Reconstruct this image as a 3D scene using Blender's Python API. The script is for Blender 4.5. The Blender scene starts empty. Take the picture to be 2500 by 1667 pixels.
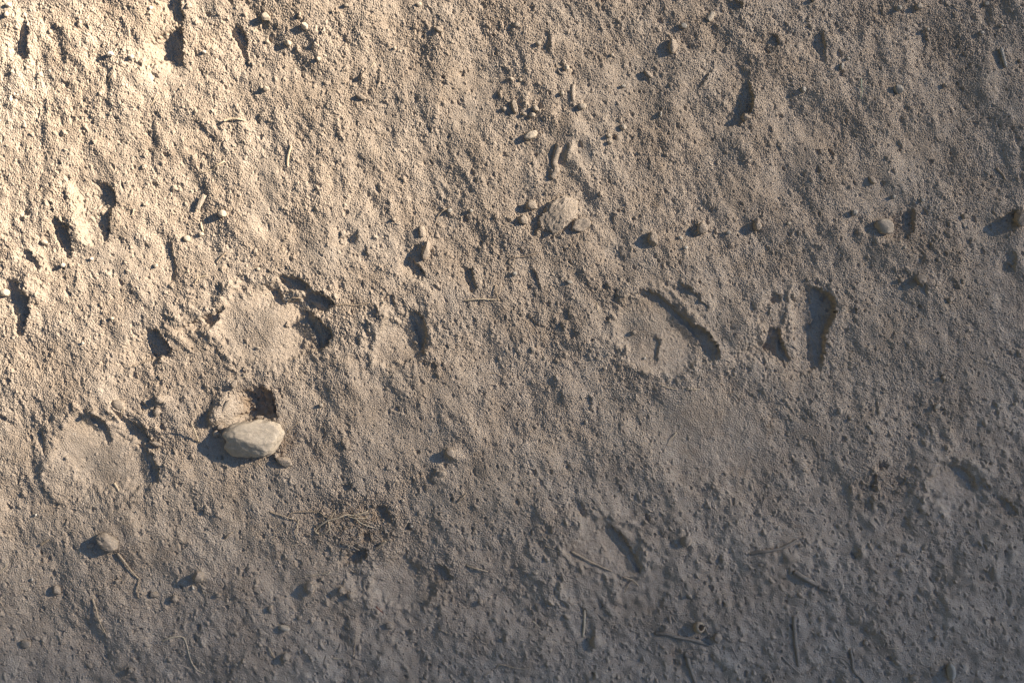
import bpy, math, random
import numpy as np
from mathutils import Vector, noise as mnoise

# ------------------------------------------------------------------ camera, sky, sun, exposure
PX = 0.0005                        # one photo pixel = 0.5 mm of ground
SUN_AZ, SUN_EL = 22.0, 27.0        # degrees; azimuth counted from +X towards +Y
MESH_STEP = 1.1                    # ground mesh spacing in photo pixels
scene = bpy.context.scene
COL = scene.collection

cam_d = bpy.data.cameras.new("camera")
cam = bpy.data.objects.new("camera", cam_d)
COL.objects.link(cam)
cam_d.lens = 50.0
cam_d.sensor_width = 36.0
cam_d.clip_start = 0.05
cam_d.clip_end = 3000.0
cam.location = (0, 0, 0.625 / (18.0 / 50.0))
cam.rotation_euler = (0, 0, 0)
scene.camera = cam

world = bpy.data.worlds.new("World")
scene.world = world
world.use_nodes = True
wn = world.node_tree.nodes
wl = world.node_tree.links
bg = wn["Background"]
sky = wn.new("ShaderNodeTexSky")
sky.sky_type = 'NISHITA'
sky.sun_disc = False
sky.sun_elevation = math.radians(SUN_EL)
sky.sun_rotation = math.radians(90 - SUN_AZ)
sky.altitude = 200
sky.air_density = 1.0
sky.dust_density = 0.1
sky.ozone_density = 3.0
wl.new(sky.outputs[0], bg.inputs[0])
bg.inputs[1].default_value = 0.05

sun_dir = Vector((math.cos(math.radians(SUN_EL)) * math.cos(math.radians(SUN_AZ)),
                  math.cos(math.radians(SUN_EL)) * math.sin(math.radians(SUN_AZ)),
                  math.sin(math.radians(SUN_EL))))
sun_l = bpy.data.lights.new("sun", 'SUN')
sun_l.energy = 5.0
sun_l.angle = math.radians(0.53)
sun_l.color = (1.0, 0.845, 0.655)
sun = bpy.data.objects.new("sun", sun_l)
COL.objects.link(sun)
sun.rotation_euler = sun_dir.to_track_quat('Z', 'Y').to_euler()

scene.view_settings.view_transform = 'Standard'
scene.view_settings.look = 'None'
scene.view_settings.gamma = 1.0
scene.view_settings.exposure = 1.92
scene.render.engine = 'CYCLES'

random.seed(7)
rng = np.random.default_rng(11)

# ------------------------------------------------------------------ photo tiles -> photo pixels
TILE = {'F': (0, 0, 2500 / 2352.0)}
for c, x0, s, sb in (('A', 0, 600 / 2352., 600 / 2015.), ('B', 600, 600 / 2352., 600 / 2015.),
                     ('C', 1200, 650 / 2352., 650 / 2182.), ('D', 1850, 650 / 2352., 650 / 2182.)):
    for r in range(4):
        TILE[c + str(r)] = (x0, 400 * r, sb if r == 3 else s)


def T(tile, pts):
    x0, y0, s = TILE[tile]
    return [(x0 + p[0] * s, y0 + p[1] * s) for p in pts]


def world_xy(px, py):
    return (px - 1250.0) * PX, (833.5 - py) * PX


# ------------------------------------------------------------------ materials
def new_mat(name):
    m = bpy.data.materials.new(name)
    m.use_nodes = True
    nt = m.node_tree
    b = nt.nodes["Principled BSDF"]
    b.inputs["Roughness"].default_value = 0.95
    b.inputs["Specular IOR Level"].default_value = 0.12
    return m, nt, b


def noise_node(nt, coord, scale, detail=4, rough=0.55):
    n = nt.nodes.new("ShaderNodeTexNoise")
    n.inputs["Scale"].default_value = scale
    n.inputs["Detail"].default_value = detail
    n.inputs["Roughness"].default_value = rough
    nt.links.new(coord, n.inputs["Vector"])
    return n


def ramp(nt, src, stops):
    r = nt.nodes.new("ShaderNodeValToRGB")
    el = r.color_ramp.elements
    while len(el) < len(stops):
        el.new(0.5)
    for e, (p, c) in zip(el, stops):
        e.position = p
        e.color = (c[0], c[1], c[2], 1)
    nt.links.new(src, r.inputs[0])
    return r


def mixc(nt, fac, a, b, mode='MIX'):
    m = nt.nodes.new("ShaderNodeMix")
    m.data_type = 'RGBA'
    m.blend_type = mode
    for sock, v in ((m.inputs[0], fac), (m.inputs[6], a), (m.inputs[7], b)):
        if isinstance(v, (int, float)):
            sock.default_value = v
        elif isinstance(v, tuple):
            sock.default_value = (v[0], v[1], v[2], 1)
        else:
            nt.links.new(v, sock)
    return m.outputs[2]


def dusty(name, base, var=0.12, scales=(9, 90, 700), bump=0.0006, moist=False, speck=True, tint=(1, 1, 1)):
    m, nt, b = new_mat(name)
    tc = nt.nodes.new("ShaderNodeTexCoord")
    co = tc.outputs["Object"]
    base = tuple(base[i] * tint[i] for i in range(3))
    lo = tuple(v * (1 - var) for v in base)
    hi = tuple(min(0.9, v * (1 + var)) for v in base)
    n1 = noise_node(nt, co, scales[0], 3)
    n2 = noise_node(nt, co, scales[1], 4)
    n3 = noise_node(nt, co, scales[2], 2, 0.7)
    c1 = ramp(nt, n1.outputs["Fac"], [(0.3, lo), (0.7, hi)]).outputs[0]
    g2 = ramp(nt, n2.outputs["Fac"], [(0.3, (0.90, 0.885, 0.87)), (0.7, (1.06, 1.06, 1.06))]).outputs[0]
    c = mixc(nt, 1.0, c1, g2, 'MULTIPLY')
    if speck:
        g3 = ramp(nt, n3.outputs["Fac"], [(0.30, (0.78, 0.76, 0.74)), (0.5, (1, 1, 1)), (0.72, (1.14, 1.14, 1.16))]).outputs[0]
        c = mixc(nt, 1.0, c, g3, 'MULTIPLY')
    if moist:
        # paler dust patches, faint ruddy patches and sparse dark organic specks
        n5 = noise_node(nt, co, 14, 5, 0.65)
        c = mixc(nt, 1.0, c, ramp(nt, n5.outputs["Fac"], [(0.36, (0.93, 0.91, 0.885)), (0.5, (1, 1, 1)), (0.66, (1.06, 1.08, 1.10))]).outputs[0], 'MULTIPLY')
        n6 = noise_node(nt, co, 330, 2, 0.5)
        c = mixc(nt, ramp(nt, n6.outputs["Fac"], [(0.69, (0, 0, 0)), (0.73, (0.75, 0.75, 0.75))]).outputs[0], c, (0.13, 0.095, 0.065))
        n7 = noise_node(nt, co, 410, 2, 0.5)
        c = mixc(nt, ramp(nt, n7.outputs["Fac"], [(0.70, (0, 0, 0)), (0.74, (0.7, 0.7, 0.7))]).outputs[0], c, (0.60, 0.56, 0.50))
        at = nt.nodes.new("ShaderNodeAttribute")
        at.attribute_name = "moist"
        brown = mixc(nt, n2.outputs["Fac"], (0.25, 0.18, 0.125), (0.34, 0.27, 0.20))
        c = mixc(nt, at.outputs["Fac"], c, brown)
    nt.links.new(c, b.inputs["Base Color"])
    nb = noise_node(nt, co, scales[2] * 0.8, 3, 0.7)
    bm = nt.nodes.new("ShaderNodeBump")
    bm.inputs["Strength"].default_value = 0.8
    bm.inputs["Distance"].default_value = bump
    nt.links.new(nb.outputs["Fac"], bm.inputs["Height"])
    nt.links.new(bm.outputs[0], b.inputs["Normal"])
    return m


SOIL = (0.405, 0.345, 0.280)
M_SOIL = dusty("dry_soil", SOIL, 0.08, (5, 60, 900), 0.0009, moist=True)
M_CLOD = dusty("soil_clod", SOIL, 0.08, (40, 150, 900), 0.0009)
M_STONE = dusty("pale_limestone", (0.53, 0.465, 0.375), 0.10, (30, 160, 1100), 0.0005)
M_PEB = dusty("dusty_pebble", (0.44, 0.385, 0.315), 0.10, (40, 220, 1100), 0.0004)
M_PEBG = dusty("grey_pebble", (0.40, 0.375, 0.33), 0.10, (40, 220, 1100), 0.0004)
M_WHITE = dusty("white_chip", (0.62, 0.58, 0.51), 0.10, (60, 300, 1200), 0.0003)
M_TWIG = dusty("dusty_twig", (0.43, 0.35, 0.26), 0.16, (60, 300, 1200), 0.0003)
M_STRAW = dusty("bleached_straw", (0.56, 0.475, 0.35), 0.12, (60, 300, 1200), 0.0002)
M_STICK = dusty("grey_bark", (0.31, 0.27, 0.225), 0.16, (60, 300, 1200), 0.0005)
M_GREEN = dusty("faded_green_blade", (0.33, 0.38, 0.29), 0.1, (60, 300, 1200), 0.0002)
M_RED = dusty("reddish_straw", (0.26, 0.12, 0.085), 0.1, (60, 300, 1200), 0.0002)
M_ROCK = dusty("hill_rock", (0.30, 0.26, 0.21), 0.2, (0.02, 0.2, 3), 0.2, speck=False)
MATS = dict(soil=M_SOIL, clod=M_CLOD, stone=M_STONE, peb=M_PEB, grey=M_PEBG, white=M_WHITE,
            twig=M_TWIG, straw=M_STRAW, stick=M_STICK, green=M_GREEN, red=M_RED)

# ------------------------------------------------------------------ ground height raster (units: photo pixels)
RS = 1.1                                     # raster step
RX0, RY0, RX1, RY1 = -260.0, -260.0, 2760.0, 1930.0
NX = int((RX1 - RX0) / RS)
NY = int((RY1 - RY0) / RS)
xs = RX0 + RS * np.arange(NX)
ys = RY0 + RS * np.arange(NY)
fx = np.fft.rfftfreq(NX, RS)
fy = np.fft.fftfreq(NY, RS)
FR = np.sqrt(fx[None, :] ** 2 + fy[:, None] ** 2) + 1e-9


def band(lo, hi, seed, aniso=None):
    """periodic noise with wavelengths from lo to hi pixels, unit rms"""
    w = np.random.default_rng(seed).standard_normal((NY, NX)).astype(np.float32)
    f = FR
    if aniso:
        a, k = aniso                       # stretched k times along image angle a (y down)
        ca, sa = math.cos(math.radians(a)), math.sin(math.radians(a))
        u = fx[None, :] * ca + fy[:, None] * sa
        v = -fx[None, :] * sa + fy[:, None] * ca
        f = np.sqrt((u * k) ** 2 + v ** 2) + 1e-9
    wl_ = 1.0 / f
    filt = np.exp(-(np.maximum(0, np.log(wl_ / hi)) / 0.35) ** 2) * np.exp(-(np.maximum(0, np.log(lo / wl_)) / 0.25) ** 2) * wl_
    h = np.fft.irfft2(np.fft.rfft2(w) * filt, s=(NY, NX))
    return (h / h.std()).astype(np.float32)


def blur(a, sig):
    g = np.exp(-2 * (math.pi * sig) ** 2 * FR ** 2)
    return np.fft.irfft2(np.fft.rfft2(a) * g, s=(NY, NX)).astype(np.float32)


def poly_mask(pts, X, Y):
    inside = np.zeros(X.shape, bool)
    n = len(pts)
    for i in range(n):
        x1, y1 = pts[i]
        x2, y2 = pts[(i + 1) % n]
        if y1 == y2:
            continue
        cond = ((Y >= min(y1, y2)) & (Y < max(y1, y2)))
        xi = x1 + (Y - y1) * (x2 - x1) / (y2 - y1)
        inside ^= cond & (X < xi)
    return inside


# ---- cast hollows: each polygon is where a hollow wall throws its shadow.  The wall stands on the
# sunward side of the polygon, as high as that shadow is long; the floor climbs back beyond it.
CA, SA = math.cos(math.radians(SUN_AZ)), math.sin(math.radians(SUN_AZ))
TE = math.tan(math.radians(SUN_EL))
US = 2.0


def to_uv(p):
    return (p[0] * CA - p[1] * SA, p[0] * SA + p[1] * CA)     # u towards the sun, v across


cs = [to_uv(p) for p in ((RX0, RY0), (RX1, RY0), (RX0, RY1), (RX1, RY1))]
U0, U1 = min(c[0] for c in cs) - 10, max(c[0] for c in cs) + 10
V0, V1 = min(c[1] for c in cs) - 10, max(c[1] for c in cs) + 10
NU, NV = int((U1 - U0) / US), int((V1 - V0) / US)
HU = np.zeros((NV, NU), np.float32)
WANT = np.zeros((NV, NU), bool)


def smooth1(a, k):
    if k < 1:
        return a
    ker = np.hanning(2 * k + 3)
    ker /= ker.sum()
    return np.convolve(np.pad(a, k + 1, mode='edge'), ker, mode='valid')


def hollow(pts, kd=0.7, gain=1.05, back=5.0, rim=3.0, dmax=60, strong=True):
    uv = [to_uv(p) for p in pts]
    ua, ub = min(p[0] for p in uv), max(p[0] for p in uv)
    va, vb = min(p[1] for p in uv), max(p[1] for p in uv)
    pad = 260
    i0, i1 = int((ua - pad - U0) / US), int((ub + pad - U0) / US)
    j0, j1 = int((va - 24 - V0) / US), int((vb + 24 - V0) / US)
    i0, j0 = max(0, i0), max(0, j0)
    i1, j1 = min(NU, i1), min(NV, j1)
    u = U0 + US * np.arange(i0, i1)
    v = V0 + US * np.arange(j0, j1)
    X, Y = np.meshgrid(u, v)
    m = poly_mask(uv, X, Y)
    if strong:
        WANT[j0:j1, i0:i1] |= m
    has = m.any(axis=1)
    if not has.any():
        return
    a = np.where(has, u[np.argmax(m, axis=1)], np.nan)
    b = np.where(has, u[m.shape[1] - 1 - np.argmax(m[:, ::-1], axis=1)], np.nan)
    idx = np.arange(len(v))
    good = ~np.isnan(a)
    a = np.interp(idx, idx[good], a[good])
    b = np.interp(idx, idx[good], b[good])
    w = np.where(has, b - a, 0)
    w = smooth1(w, 3)
    a = smooth1(a, 2)
    b = smooth1(b, 1)
    D = np.minimum(w * TE * gain, dmax)
    Dd = (D * kd)[:, None]
    Dr = (D * (1 - kd))[:, None]
    a = a[:, None]
    b = b[:, None]
    t = np.clip((a - X) / np.maximum(back * Dd + 14, 1), 0, 1)
    fl = 1 - t * t * (3 - 2 * t)
    wall = np.clip((b - X) / 4.0 + 0.5, 0, 1)
    t2 = np.clip((X - b) / np.maximum(rim * Dr * 2 + 22, 1), 0, 1)
    rm = (1 - t2 * t2 * (3 - 2 * t2))
    h = -Dd * fl * wall + Dr * rm * (1 - wall)
    HU[j0:j1, i0:i1] += h.astype(np.float32)


# (tile, polygon, depressed share, back slope)
HOLLOWS = [
 ('A0', [(235,160),(255,230),(270,290),(265,400),(262,480),(272,560),(190,565),(160,500),(150,400),(165,310),(200,220),(220,180)], .6, 5),
 ('A0', [(680,130),(720,170),(770,200),(840,240),(850,270),(800,310),(760,270),(720,200),(680,190)], .8, 4),
 ('A0', [(1610,-60),(1720,-60),(1740,80),(1755,180),(1700,230),(1650,200),(1640,90),(1590,50)], .6, 5),
 ('A0', [(1740,220),(1750,330),(1755,420),(1750,600),(1755,640),(1680,630),(1640,570),(1530,560),(1570,480),(1555,400),(1600,320),(1680,260)], .6, 4),
 ('A0', [(2210,240),(2280,230),(2350,320),(2352,580),(2300,520),(2270,440),(2200,330)], .7, 4),
 ('A0', [(1230,570),(1290,560),(1330,630),(1240,625)], .9, 2),
 ('A0', [(2085,290),(2110,400),(2050,410),(2060,340)], .7, 4),
 ('A0', [(1880,1210),(1950,1190),(1980,1260),(2060,1330),(2080,1380),(2000,1350),(1920,1260)], .8, 3),
 ('A0', [(1130,200),(1180,190),(1200,260),(1150,290)], .8, 3),
 ('A0', [(1270,320),(1310,330),(1320,420),(1270,400)], .8, 3),
 ('A0', [(540,1120),(590,1110),(620,1190),(650,1230),(600,1200)], .8, 4),
 ('A0', [(380,1000),(440,970),(450,1060),(390,1140)], .7, 4),
 ('A0', [(1000,780),(1040,760),(1070,850),(1050,910),(1010,850)], .8, 3),
 ('A0', [(930,1240),(1000,1290),(1060,1350),(1020,1360),(950,1290)], .8, 4),
 ('A0', [(590,480),(630,490),(635,560),(600,530)], .8, 4),
 ('A1', [(870,150),(1000,180),(1060,220),(1110,280),(1120,340),(1110,410),(1060,410),(980,370),(940,310),(960,260),(930,210),(880,185)], .75, 4),
 ('A1', [(1080,410),(1060,480),(1050,560),(1055,640),(1040,740),(990,740),(960,690),(970,640),(930,590),(950,520),(1000,460),(1030,410)], .75, 4),
 ('A1', [(490,540),(540,500),(600,580),(650,600),(680,680),(690,800),(685,900),(630,890),(590,810),(550,760),(520,680),(500,600)], .7, 4),
 ('A1', [(560,240),(620,230),(640,330),(600,390),(550,330)], .7, 4),
 ('A1', [(210,830),(260,820),(310,850),(340,900),(400,990),(370,1010),(300,940),(220,880)], .7, 4),
 ('A1', [(60,1110),(110,1095),(190,1130),(200,1180),(250,1240),(290,1270),(280,1360),(290,1430),(260,1500),(230,1568),(225,1630),(150,1640),(130,1568),(150,1480),(110,1400),(100,1250),(80,1180)], .65, 4),
 ('A1', [(1580,750),(1640,720),(1640,820),(1670,920),(1680,1000),(1660,1110),(1620,1110),(1640,1040),(1620,900),(1590,820)], .7, 5),
 ('A1', [(670,1110),(720,1070),(730,1110),(710,1170),(670,1160)], .7, 4),
 ('A1', [(1930,1480),(2050,1440),(2100,1390),(2140,1360),(2080,1500),(2010,1568),(1960,1540)], .8, 4),
 ('A1', [(2230,1050),(2352,1060),(2370,1130),(2290,1110)], .8, 3),
 ('A1', [(2050,1160),(2120,1150),(2150,1200),(2090,1210)], .8, 3),
 ('A1', [(820,1340),(880,1380),(860,1420),(820,1400)], .8, 3),
 ('A1', [(1680,1330),(1740,1360),(1750,1400),(1700,1370)], .8, 3),
 ('A1', [(430,1060),(460,1070),(450,1150),(420,1150)], .7, 4),
 ('A1', [(1300,930),(1340,910),(1350,970),(1310,960)], .5, 4),
 ('A2', [(1390,0),(1500,20),(1560,80),(1600,150),(1660,220),(1600,290),(1530,260),(1480,290),(1440,260),(1420,190),(1390,140)], .7, 5),
 ('A2', [(1560,330),(1640,380),(1700,420),(1680,460),(1600,400)], .8, 4),
 ('A2', [(860,0),(900,20),(910,120),(880,130),(860,60)], .7, 5),
 ('A2', [(840,820),(900,830),(960,860),(1010,910),(1030,990),(1060,1080),(1010,1110),(970,1000),(900,920),(860,870)], .75, 5),
 ('A2', [(1060,750),(1110,790),(1200,860),(1290,920),(1360,990),(1420,1040),(1470,1080),(1540,1110),(1500,1140),(1430,1110),(1330,1070),(1240,1010),(1180,920),(1090,840)], .75, 3),
 ('A2', [(1260,1095),(1350,1110),(1400,1160),(1450,1220),(1500,1300),(1530,1380),(1520,1480),(1440,1480),(1420,1400),(1430,1320),(1380,1270),(1350,1180),(1290,1110)], .8, 6),
 ('A2', [(200,650),(260,570),(240,640),(210,710)], .6, 4),
 ('A2', [(190,740),(240,750),(230,810),(200,830)], .8, 3),
 ('A2', [(330,670),(400,690),(390,740),(430,820),(440,890),(400,870),(370,790),(350,740)], .9, 2),
 ('A2', [(370,960),(400,980),(430,1080),(400,1150),(370,1090)], .7, 4),
 ('A2', [(760,640),(820,670),(830,710),(770,700)], .8, 3),
 ('A2', [(860,700),(930,730),(900,770),(860,740)], .8, 3),
 ('A2', [(60,880),(120,900),(110,950),(70,930)], .8, 4),
 ('A2', [(300,1280),(330,1290),(315,1350),(290,1320)], .7, 4),
 ('A2', [(15,1200),(60,1180),(60,1270),(20,1250)], .9, 2),
 ('A2', [(250,240),(300,240),(290,290),(260,280)], .8, 3),
 ('A2', [(1920,840),(2010,760),(2010,930),(1960,980),(1900,960)], .3, 3),
 ('A2', [(2210,440),(2330,390),(2340,450),(2240,500)], .5, 3),
 ('A3', [(410,-20),(500,20),(570,60),(620,100),(600,110),(540,75),(460,40)], .4, 4),
 ('A3', [(390,790),(440,770),(440,840),(400,840)], .2, 4),
 ('A3', [(1530,690),(1590,680),(1610,730),(1540,740)], .2, 4),
 ('A3', [(1150,840),(1230,820),(1240,860),(1170,860)], .3, 4),
 ('B1', [(130,1140),(210,1160),(290,1200),(340,1260),(380,1350),(330,1340),(260,1310),(220,1240),(170,1180)], .85, 6),
 ('B1', [(480,1390),(600,1410),(690,1470),(740,1530),(770,1560),(810,1575),(815,1630),(800,1720),(750,1750),(700,1800),(660,1750),(670,1660),(620,1568),(570,1500),(530,1440)], .85, 6),
 ('B1', [(300,1060),(420,1070),(560,1120),(620,1170),(640,1220),(560,1210),(430,1200),(340,1150)], .8, 3),
 ('B1', [(520,1280),(640,1220),(740,1240),(820,1310),(860,1350),(790,1370),(800,1420),(700,1410),(600,1370)], .8, 3),
 ('B1', [(1290,1240),(1400,1260),(1440,1330),(1420,1380),(1350,1350),(1310,1290)], .9, 2),
 ('B1', [(1170,1340),(1240,1350),(1280,1410),(1230,1500),(1170,1460)], .9, 2),
 ('B1', [(1550,1400),(1640,1410),(1690,1460),(1720,1520),(1720,1600),(1735,1640),(1690,1780),(1650,1800),(1645,1650),(1600,1568),(1560,1480)], .85, 6),
 ('B2', [(1650,200),(1700,180),(1680,290),(1650,320)], .8, 5),
 ('B2', [(1560,300),(1610,320),(1610,430),(1570,430)], .9, 2),
 ('B2', [(1480,560),(1530,440),(1550,470),(1500,560)], .7, 4),
 ('B2', [(1010,90),(1060,80),(1090,120),(1080,170),(1020,170)], .9, 2),
 ('B2', [(1010,240),(1060,250),(1090,310),(1090,370),(1050,380),(1020,310)], .9, 2),
 ('B2', [(1140,60),(1200,60),(1190,200),(1130,210)], .9, 2),
 ('B2', [(1110,250),(1180,270),(1190,350),(1130,300)], .9, 2),
 ('B1', [(880,1110),(940,1110),(950,1220),(900,1210)], .9, 2),
 ('B1', [(1060,1110),(1140,1120),(1130,1190),(1070,1180)], .9, 2),
 ('B1', [(1090,1500),(1170,1510),(1170,1600),(1080,1600)], .9, 2),
 ('B1', [(1070,860),(1130,800),(1165,790),(1165,880),(1150,950),(1110,910)], .6, 4),
 ('B1', [(1030,640),(1080,640),(1060,740),(1020,780),(940,720),(1000,740)], .6, 4),
 ('B1', [(770,610),(790,640),(780,700),(750,720),(755,670)], .5, 4),
 ('B1', [(1640,620),(1680,590),(1660,700),(1620,720)], .4, 4),
 ('B1', [(1590,830),(1640,780),(1690,740),(1690,860),(1640,870)], .3, 4),
 ('B1', [(1540,920),(1600,900),(1640,960),(1700,1010),(1730,1100),(1640,1080),(1560,990)], .7, 3),
 ('B1', [(1770,740),(1800,740),(1850,900),(1800,880)], .7, 3),
 ('B1', [(2090,1000),(2170,990),(2180,1080),(2210,1200),(2160,1230),(2110,1130),(2080,1060)], .6, 4),
 ('B1', [(2160,800),(2240,790),(2240,860),(2180,860)], .7, 3),
 ('B1', [(2250,700),(2310,650),(2290,740),(2260,760)], .5, 3),
 ('B1', [(2160,600),(2230,550),(2230,630),(2170,620)], .4, 3),
 ('B1', [(1790,400),(1850,400),(1900,430),(1840,465)], .8, 3),
 ('B1', [(890,980),(980,965),(940,1005)], .8, 3),
 ('B1', [(1580,1190),(1640,1140),(1640,1200),(1600,1230)], .4, 3),
 ('B0', [(900,340),(960,330),(970,420),(900,440)], .7, 3),
 ('B0', [(1210,690),(1280,680),(1270,780),(1240,830),(1200,830)], .7, 4),
 ('B0', [(1390,970),(1440,900),(1480,1010),(1430,970)], .6, 4),
 ('B0', [(80,1110),(130,1120),(130,1190),(90,1170)], .8, 3),
 ('B0', [(-60,540),(20,560),(50,640),(30,700),(-30,660)], .8, 3),
 ('B0', [(1800,170),(1860,150),(1880,210),(1820,210)], .9, 2),
 ('B0', [(1710,1200),(1770,1190),(1780,1300),(1730,1260)], .6, 4),
 ('B0', [(500,620),(560,660),(570,700),(520,680)], .7, 4),
 ('B0', [(1030,1470),(1090,1480),(1140,1560),(1060,1520)], .8, 3),
 ('B0', [(2120,100),(2180,90),(2170,150),(2120,150)], .7, 3),
 ('B0', [(2270,20),(2340,10),(2330,80),(2260,60)], .7, 3),
 ('B2', [(60,570),(150,570),(250,620),(270,720),(310,850),(290,885),(180,850),(60,870),(10,820),(70,760),(40,700),(60,640)], .97, 1.2),
 ('B2', [(-40,590),(40,600),(80,650),(0,680)], .95, 1.0),
 ('B2', [(570,1100),(620,1050),(640,1100),(600,1130)], .7, 4),
 ('B2', [(880,1020),(930,1030),(940,1080),(890,1050)], .8, 4),
 ('B2', [(960,770),(1000,770),(1070,830),(1000,820)], .7, 4),
 ('B2', [(1700,1380),(1760,1340),(1820,1350),(1820,1420),(1720,1410)], .7, 3),
 ('B2', [(1850,1200),(1930,1160),(1920,1230),(1860,1230)], .3, 4),
 ('B2', [(1320,1470),(1360,1480),(1370,1550),(1330,1560)], .95, 1.5),
 ('B2', [(900,1510),(1000,1490),(1040,1530),(960,1568)], .95, 2),
 ('B2', [(2220,1180),(2270,1170),(2280,1230),(2240,1230)], .8, 3),
 ('B3', [(680,70),(760,80),(810,150),(790,190),(720,130)], .9, 2),
 ('B3', [(1060,120),(1130,110),(1180,180),(1220,260),(1170,260),(1110,200)], .9, 2),
 ('B3', [(950,350),(1010,340),(1030,400),(970,400)], .95, 2),
 ('B3', [(870,500),(960,460),(1000,470),(990,540),(920,580),(870,570)], .95, 2),
 ('B3', [(920,660),(960,660),(965,800),(950,900),(920,800)], .8, 3),
 ('B3', [(1540,600),(1620,600),(1680,680),(1700,730),(1620,720),(1570,660)], .8, 3),
 ('B3', [(1370,700),(1400,700),(1420,820),(1390,800)], .8, 3),
 ('B3', [(650,480),(700,450),(700,570),(660,570)], .7, 4),
 ('B3', [(220,1380),(290,1340),(310,1380),(270,1450),(230,1440)], .4, 3),
 ('B3', [(1510,950),(1600,930),(1590,980),(1540,1000)], .6, 3),
 ('B3', [(1310,270),(1370,290),(1360,320),(1320,310)], .9, 2),
 ('B3', [(50,850),(110,870),(110,900),(70,890)], .5, 4),
 ('C0', [(620,0),(690,60),(720,140),(760,200),(710,190),(660,110)], .6, 6),
 ('C0', [(930,190),(980,240),(990,290),(940,290)], .6, 4),
 ('C0', [(590,480),(640,560),(640,610),(600,590)], .7, 3),
 ('C0', [(1040,920),(1075,1000),(1060,1100),(1030,1080),(1045,1000)], .7, 4),
 ('C0', [(1170,1010),(1215,1060),(1205,1110),(1180,1060)], .8, 3),
 ('C0', [(1380,1050),(1415,1140),(1390,1150),(1370,1090)], .7, 4),
 ('C0', [(2200,830),(2260,700),(2310,850),(2300,950),(2220,1090),(2130,1100),(2150,950)], .35, 4),
 ('C0', [(2140,560),(2200,570),(2290,650),(2260,690),(2200,620)], .5, 4),
 ('C0', [(1740,800),(1800,700),(1880,640),(1950,540),(1930,640),(1820,800)], .5, 5),
 ('C0', [(1820,170),(1890,130),(1900,190),(1840,210)], .3, 4),
 ('C0', [(1900,230),(1960,210),(1980,250),(1910,270)], .6, 3),
 ('C0', [(2040,50),(2150,0),(2230,50),(2160,110),(2080,110)], .6, 4),
 ('C0', [(1320,640),(1380,620),(1400,670),(1360,680)], .4, 4),
 ('C0', [(1510,380),(1560,370),(1570,450),(1520,430)], .2, 4),
 ('C0', [(480,340),(520,350),(530,430),(490,420)], .3, 4),
 ('C1', [(1290,1100),(1400,1120),(1490,1160),(1560,1220),(1630,1290),(1700,1350),(1780,1420),(1890,1460),(1940,1527),(2000,1607),(2020,1667),(2000,1737),(1940,1727),(1880,1657),(1830,1567),(1760,1480),(1680,1410),(1600,1340),(1500,1250),(1380,1190),(1300,1150)], .85, 8),
 ('C1', [(1640,1040),(1740,1090),(1850,1200),(1920,1280),(1860,1330),(1760,1250),(1660,1170),(1570,1140)], .4, 3),
 ('C1', [(250,390),(300,340),(320,400),(260,430),(210,430)], .3, 3),
 ('C1', [(180,530),(220,470),(250,520),(200,550)], .3, 3),
 ('C1', [(340,480),(430,440),(420,560),(390,620),(300,720),(260,640),(320,540)], .4, 3),
 ('C1', [(700,620),(800,640),(870,680),(850,710),(780,670)], .5, 3),
 ('C1', [(1320,700),(1360,620),(1390,650),(1390,720),(1340,730)], .2, 3),
 ('C1', [(1740,600),(1830,480),(1820,590),(1790,650)], .3, 3),
 ('C1', [(2210,600),(2300,440),(2340,560),(2320,640)], .4, 3),
 ('C1', [(640,1270),(690,1310),(700,1380),(650,1370),(620,1300)], .9, 2),
 ('C1', [(330,900),(390,960),(440,1110),(380,1130),(290,1010)], .6, 4),
 ('C1', [(230,1330),(330,1340),(420,1430),(360,1447),(250,1380)], .6, 4),
 ('C1', [(1050,680),(1130,760),(1180,850),(1110,860),(1060,780)], .6, 4),
 ('C1', [(1020,470),(1080,440),(1080,520),(1040,530)], .4, 3),
 ('C1', [(470,30),(520,60),(520,120),(460,140)], .2, 3),
 ('C1', [(960,1040),(1040,1070),(1040,1120),(980,1100)], .8, 3),
 ('C1', [(750,1100),(800,1110),(800,1160),(760,1140)], .8, 3),
 ('C1', [(930,1210),(990,1200),(980,1270),(940,1250)], .7, 3),
 ('C1', [(1960,1070),(2030,1050),(2030,1100),(1980,1100)], .7, 3),
 ('C2', [(700,0),(760,40),(740,100),(700,90)], .9, 2),
 ('C2', [(1400,50),(1490,100),(1460,300),(1400,330),(1380,280),(1390,150)], .6, 3),
 ('C2', [(1680,350),(1760,380),(1740,420),(1680,390)], .8, 3),
 ('C2', [(2140,230),(2190,230),(2180,300),(2140,300)], .8, 3),
 ('C2', [(70,860),(95,860),(90,930),(75,930)], .8, 3),
 ('C2', [(655,890),(690,900),(700,970),(665,960)], .8, 3),
 ('C2', [(1110,830),(1140,830),(1130,910),(1100,900)], .8, 3),
 ('C2', [(1440,740),(1470,740),(1470,820),(1440,800)], .8, 3),
 ('C2', [(980,1240),(1020,1280),(1020,1390),(990,1360)], .7, 4),
 ('C2', [(780,620),(880,600),(890,720),(850,740),(790,690)], .5, 4),
 ('C2', [(225,1360),(280,1360),(290,1410),(240,1410)], .8, 3),
 ('C2', [(535,820),(555,820),(555,880),(540,880)], .8, 3),
 ('C2', [(450,570),(490,580),(490,680),(460,660)], .7, 3),
 ('C2', [(1310,1180),(1350,1240),(1350,1330),(1330,1280)], .6, 3),
 ('C2', [(1080,190),(1160,200),(1180,270),(1100,250)], .6, 3),
 ('C3', [(920,260),(1010,290),(1080,370),(1130,440),(1180,540),(1240,640),(1200,670),(1130,560),(1060,500),(980,400),(930,320)], .85, 6),
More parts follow.
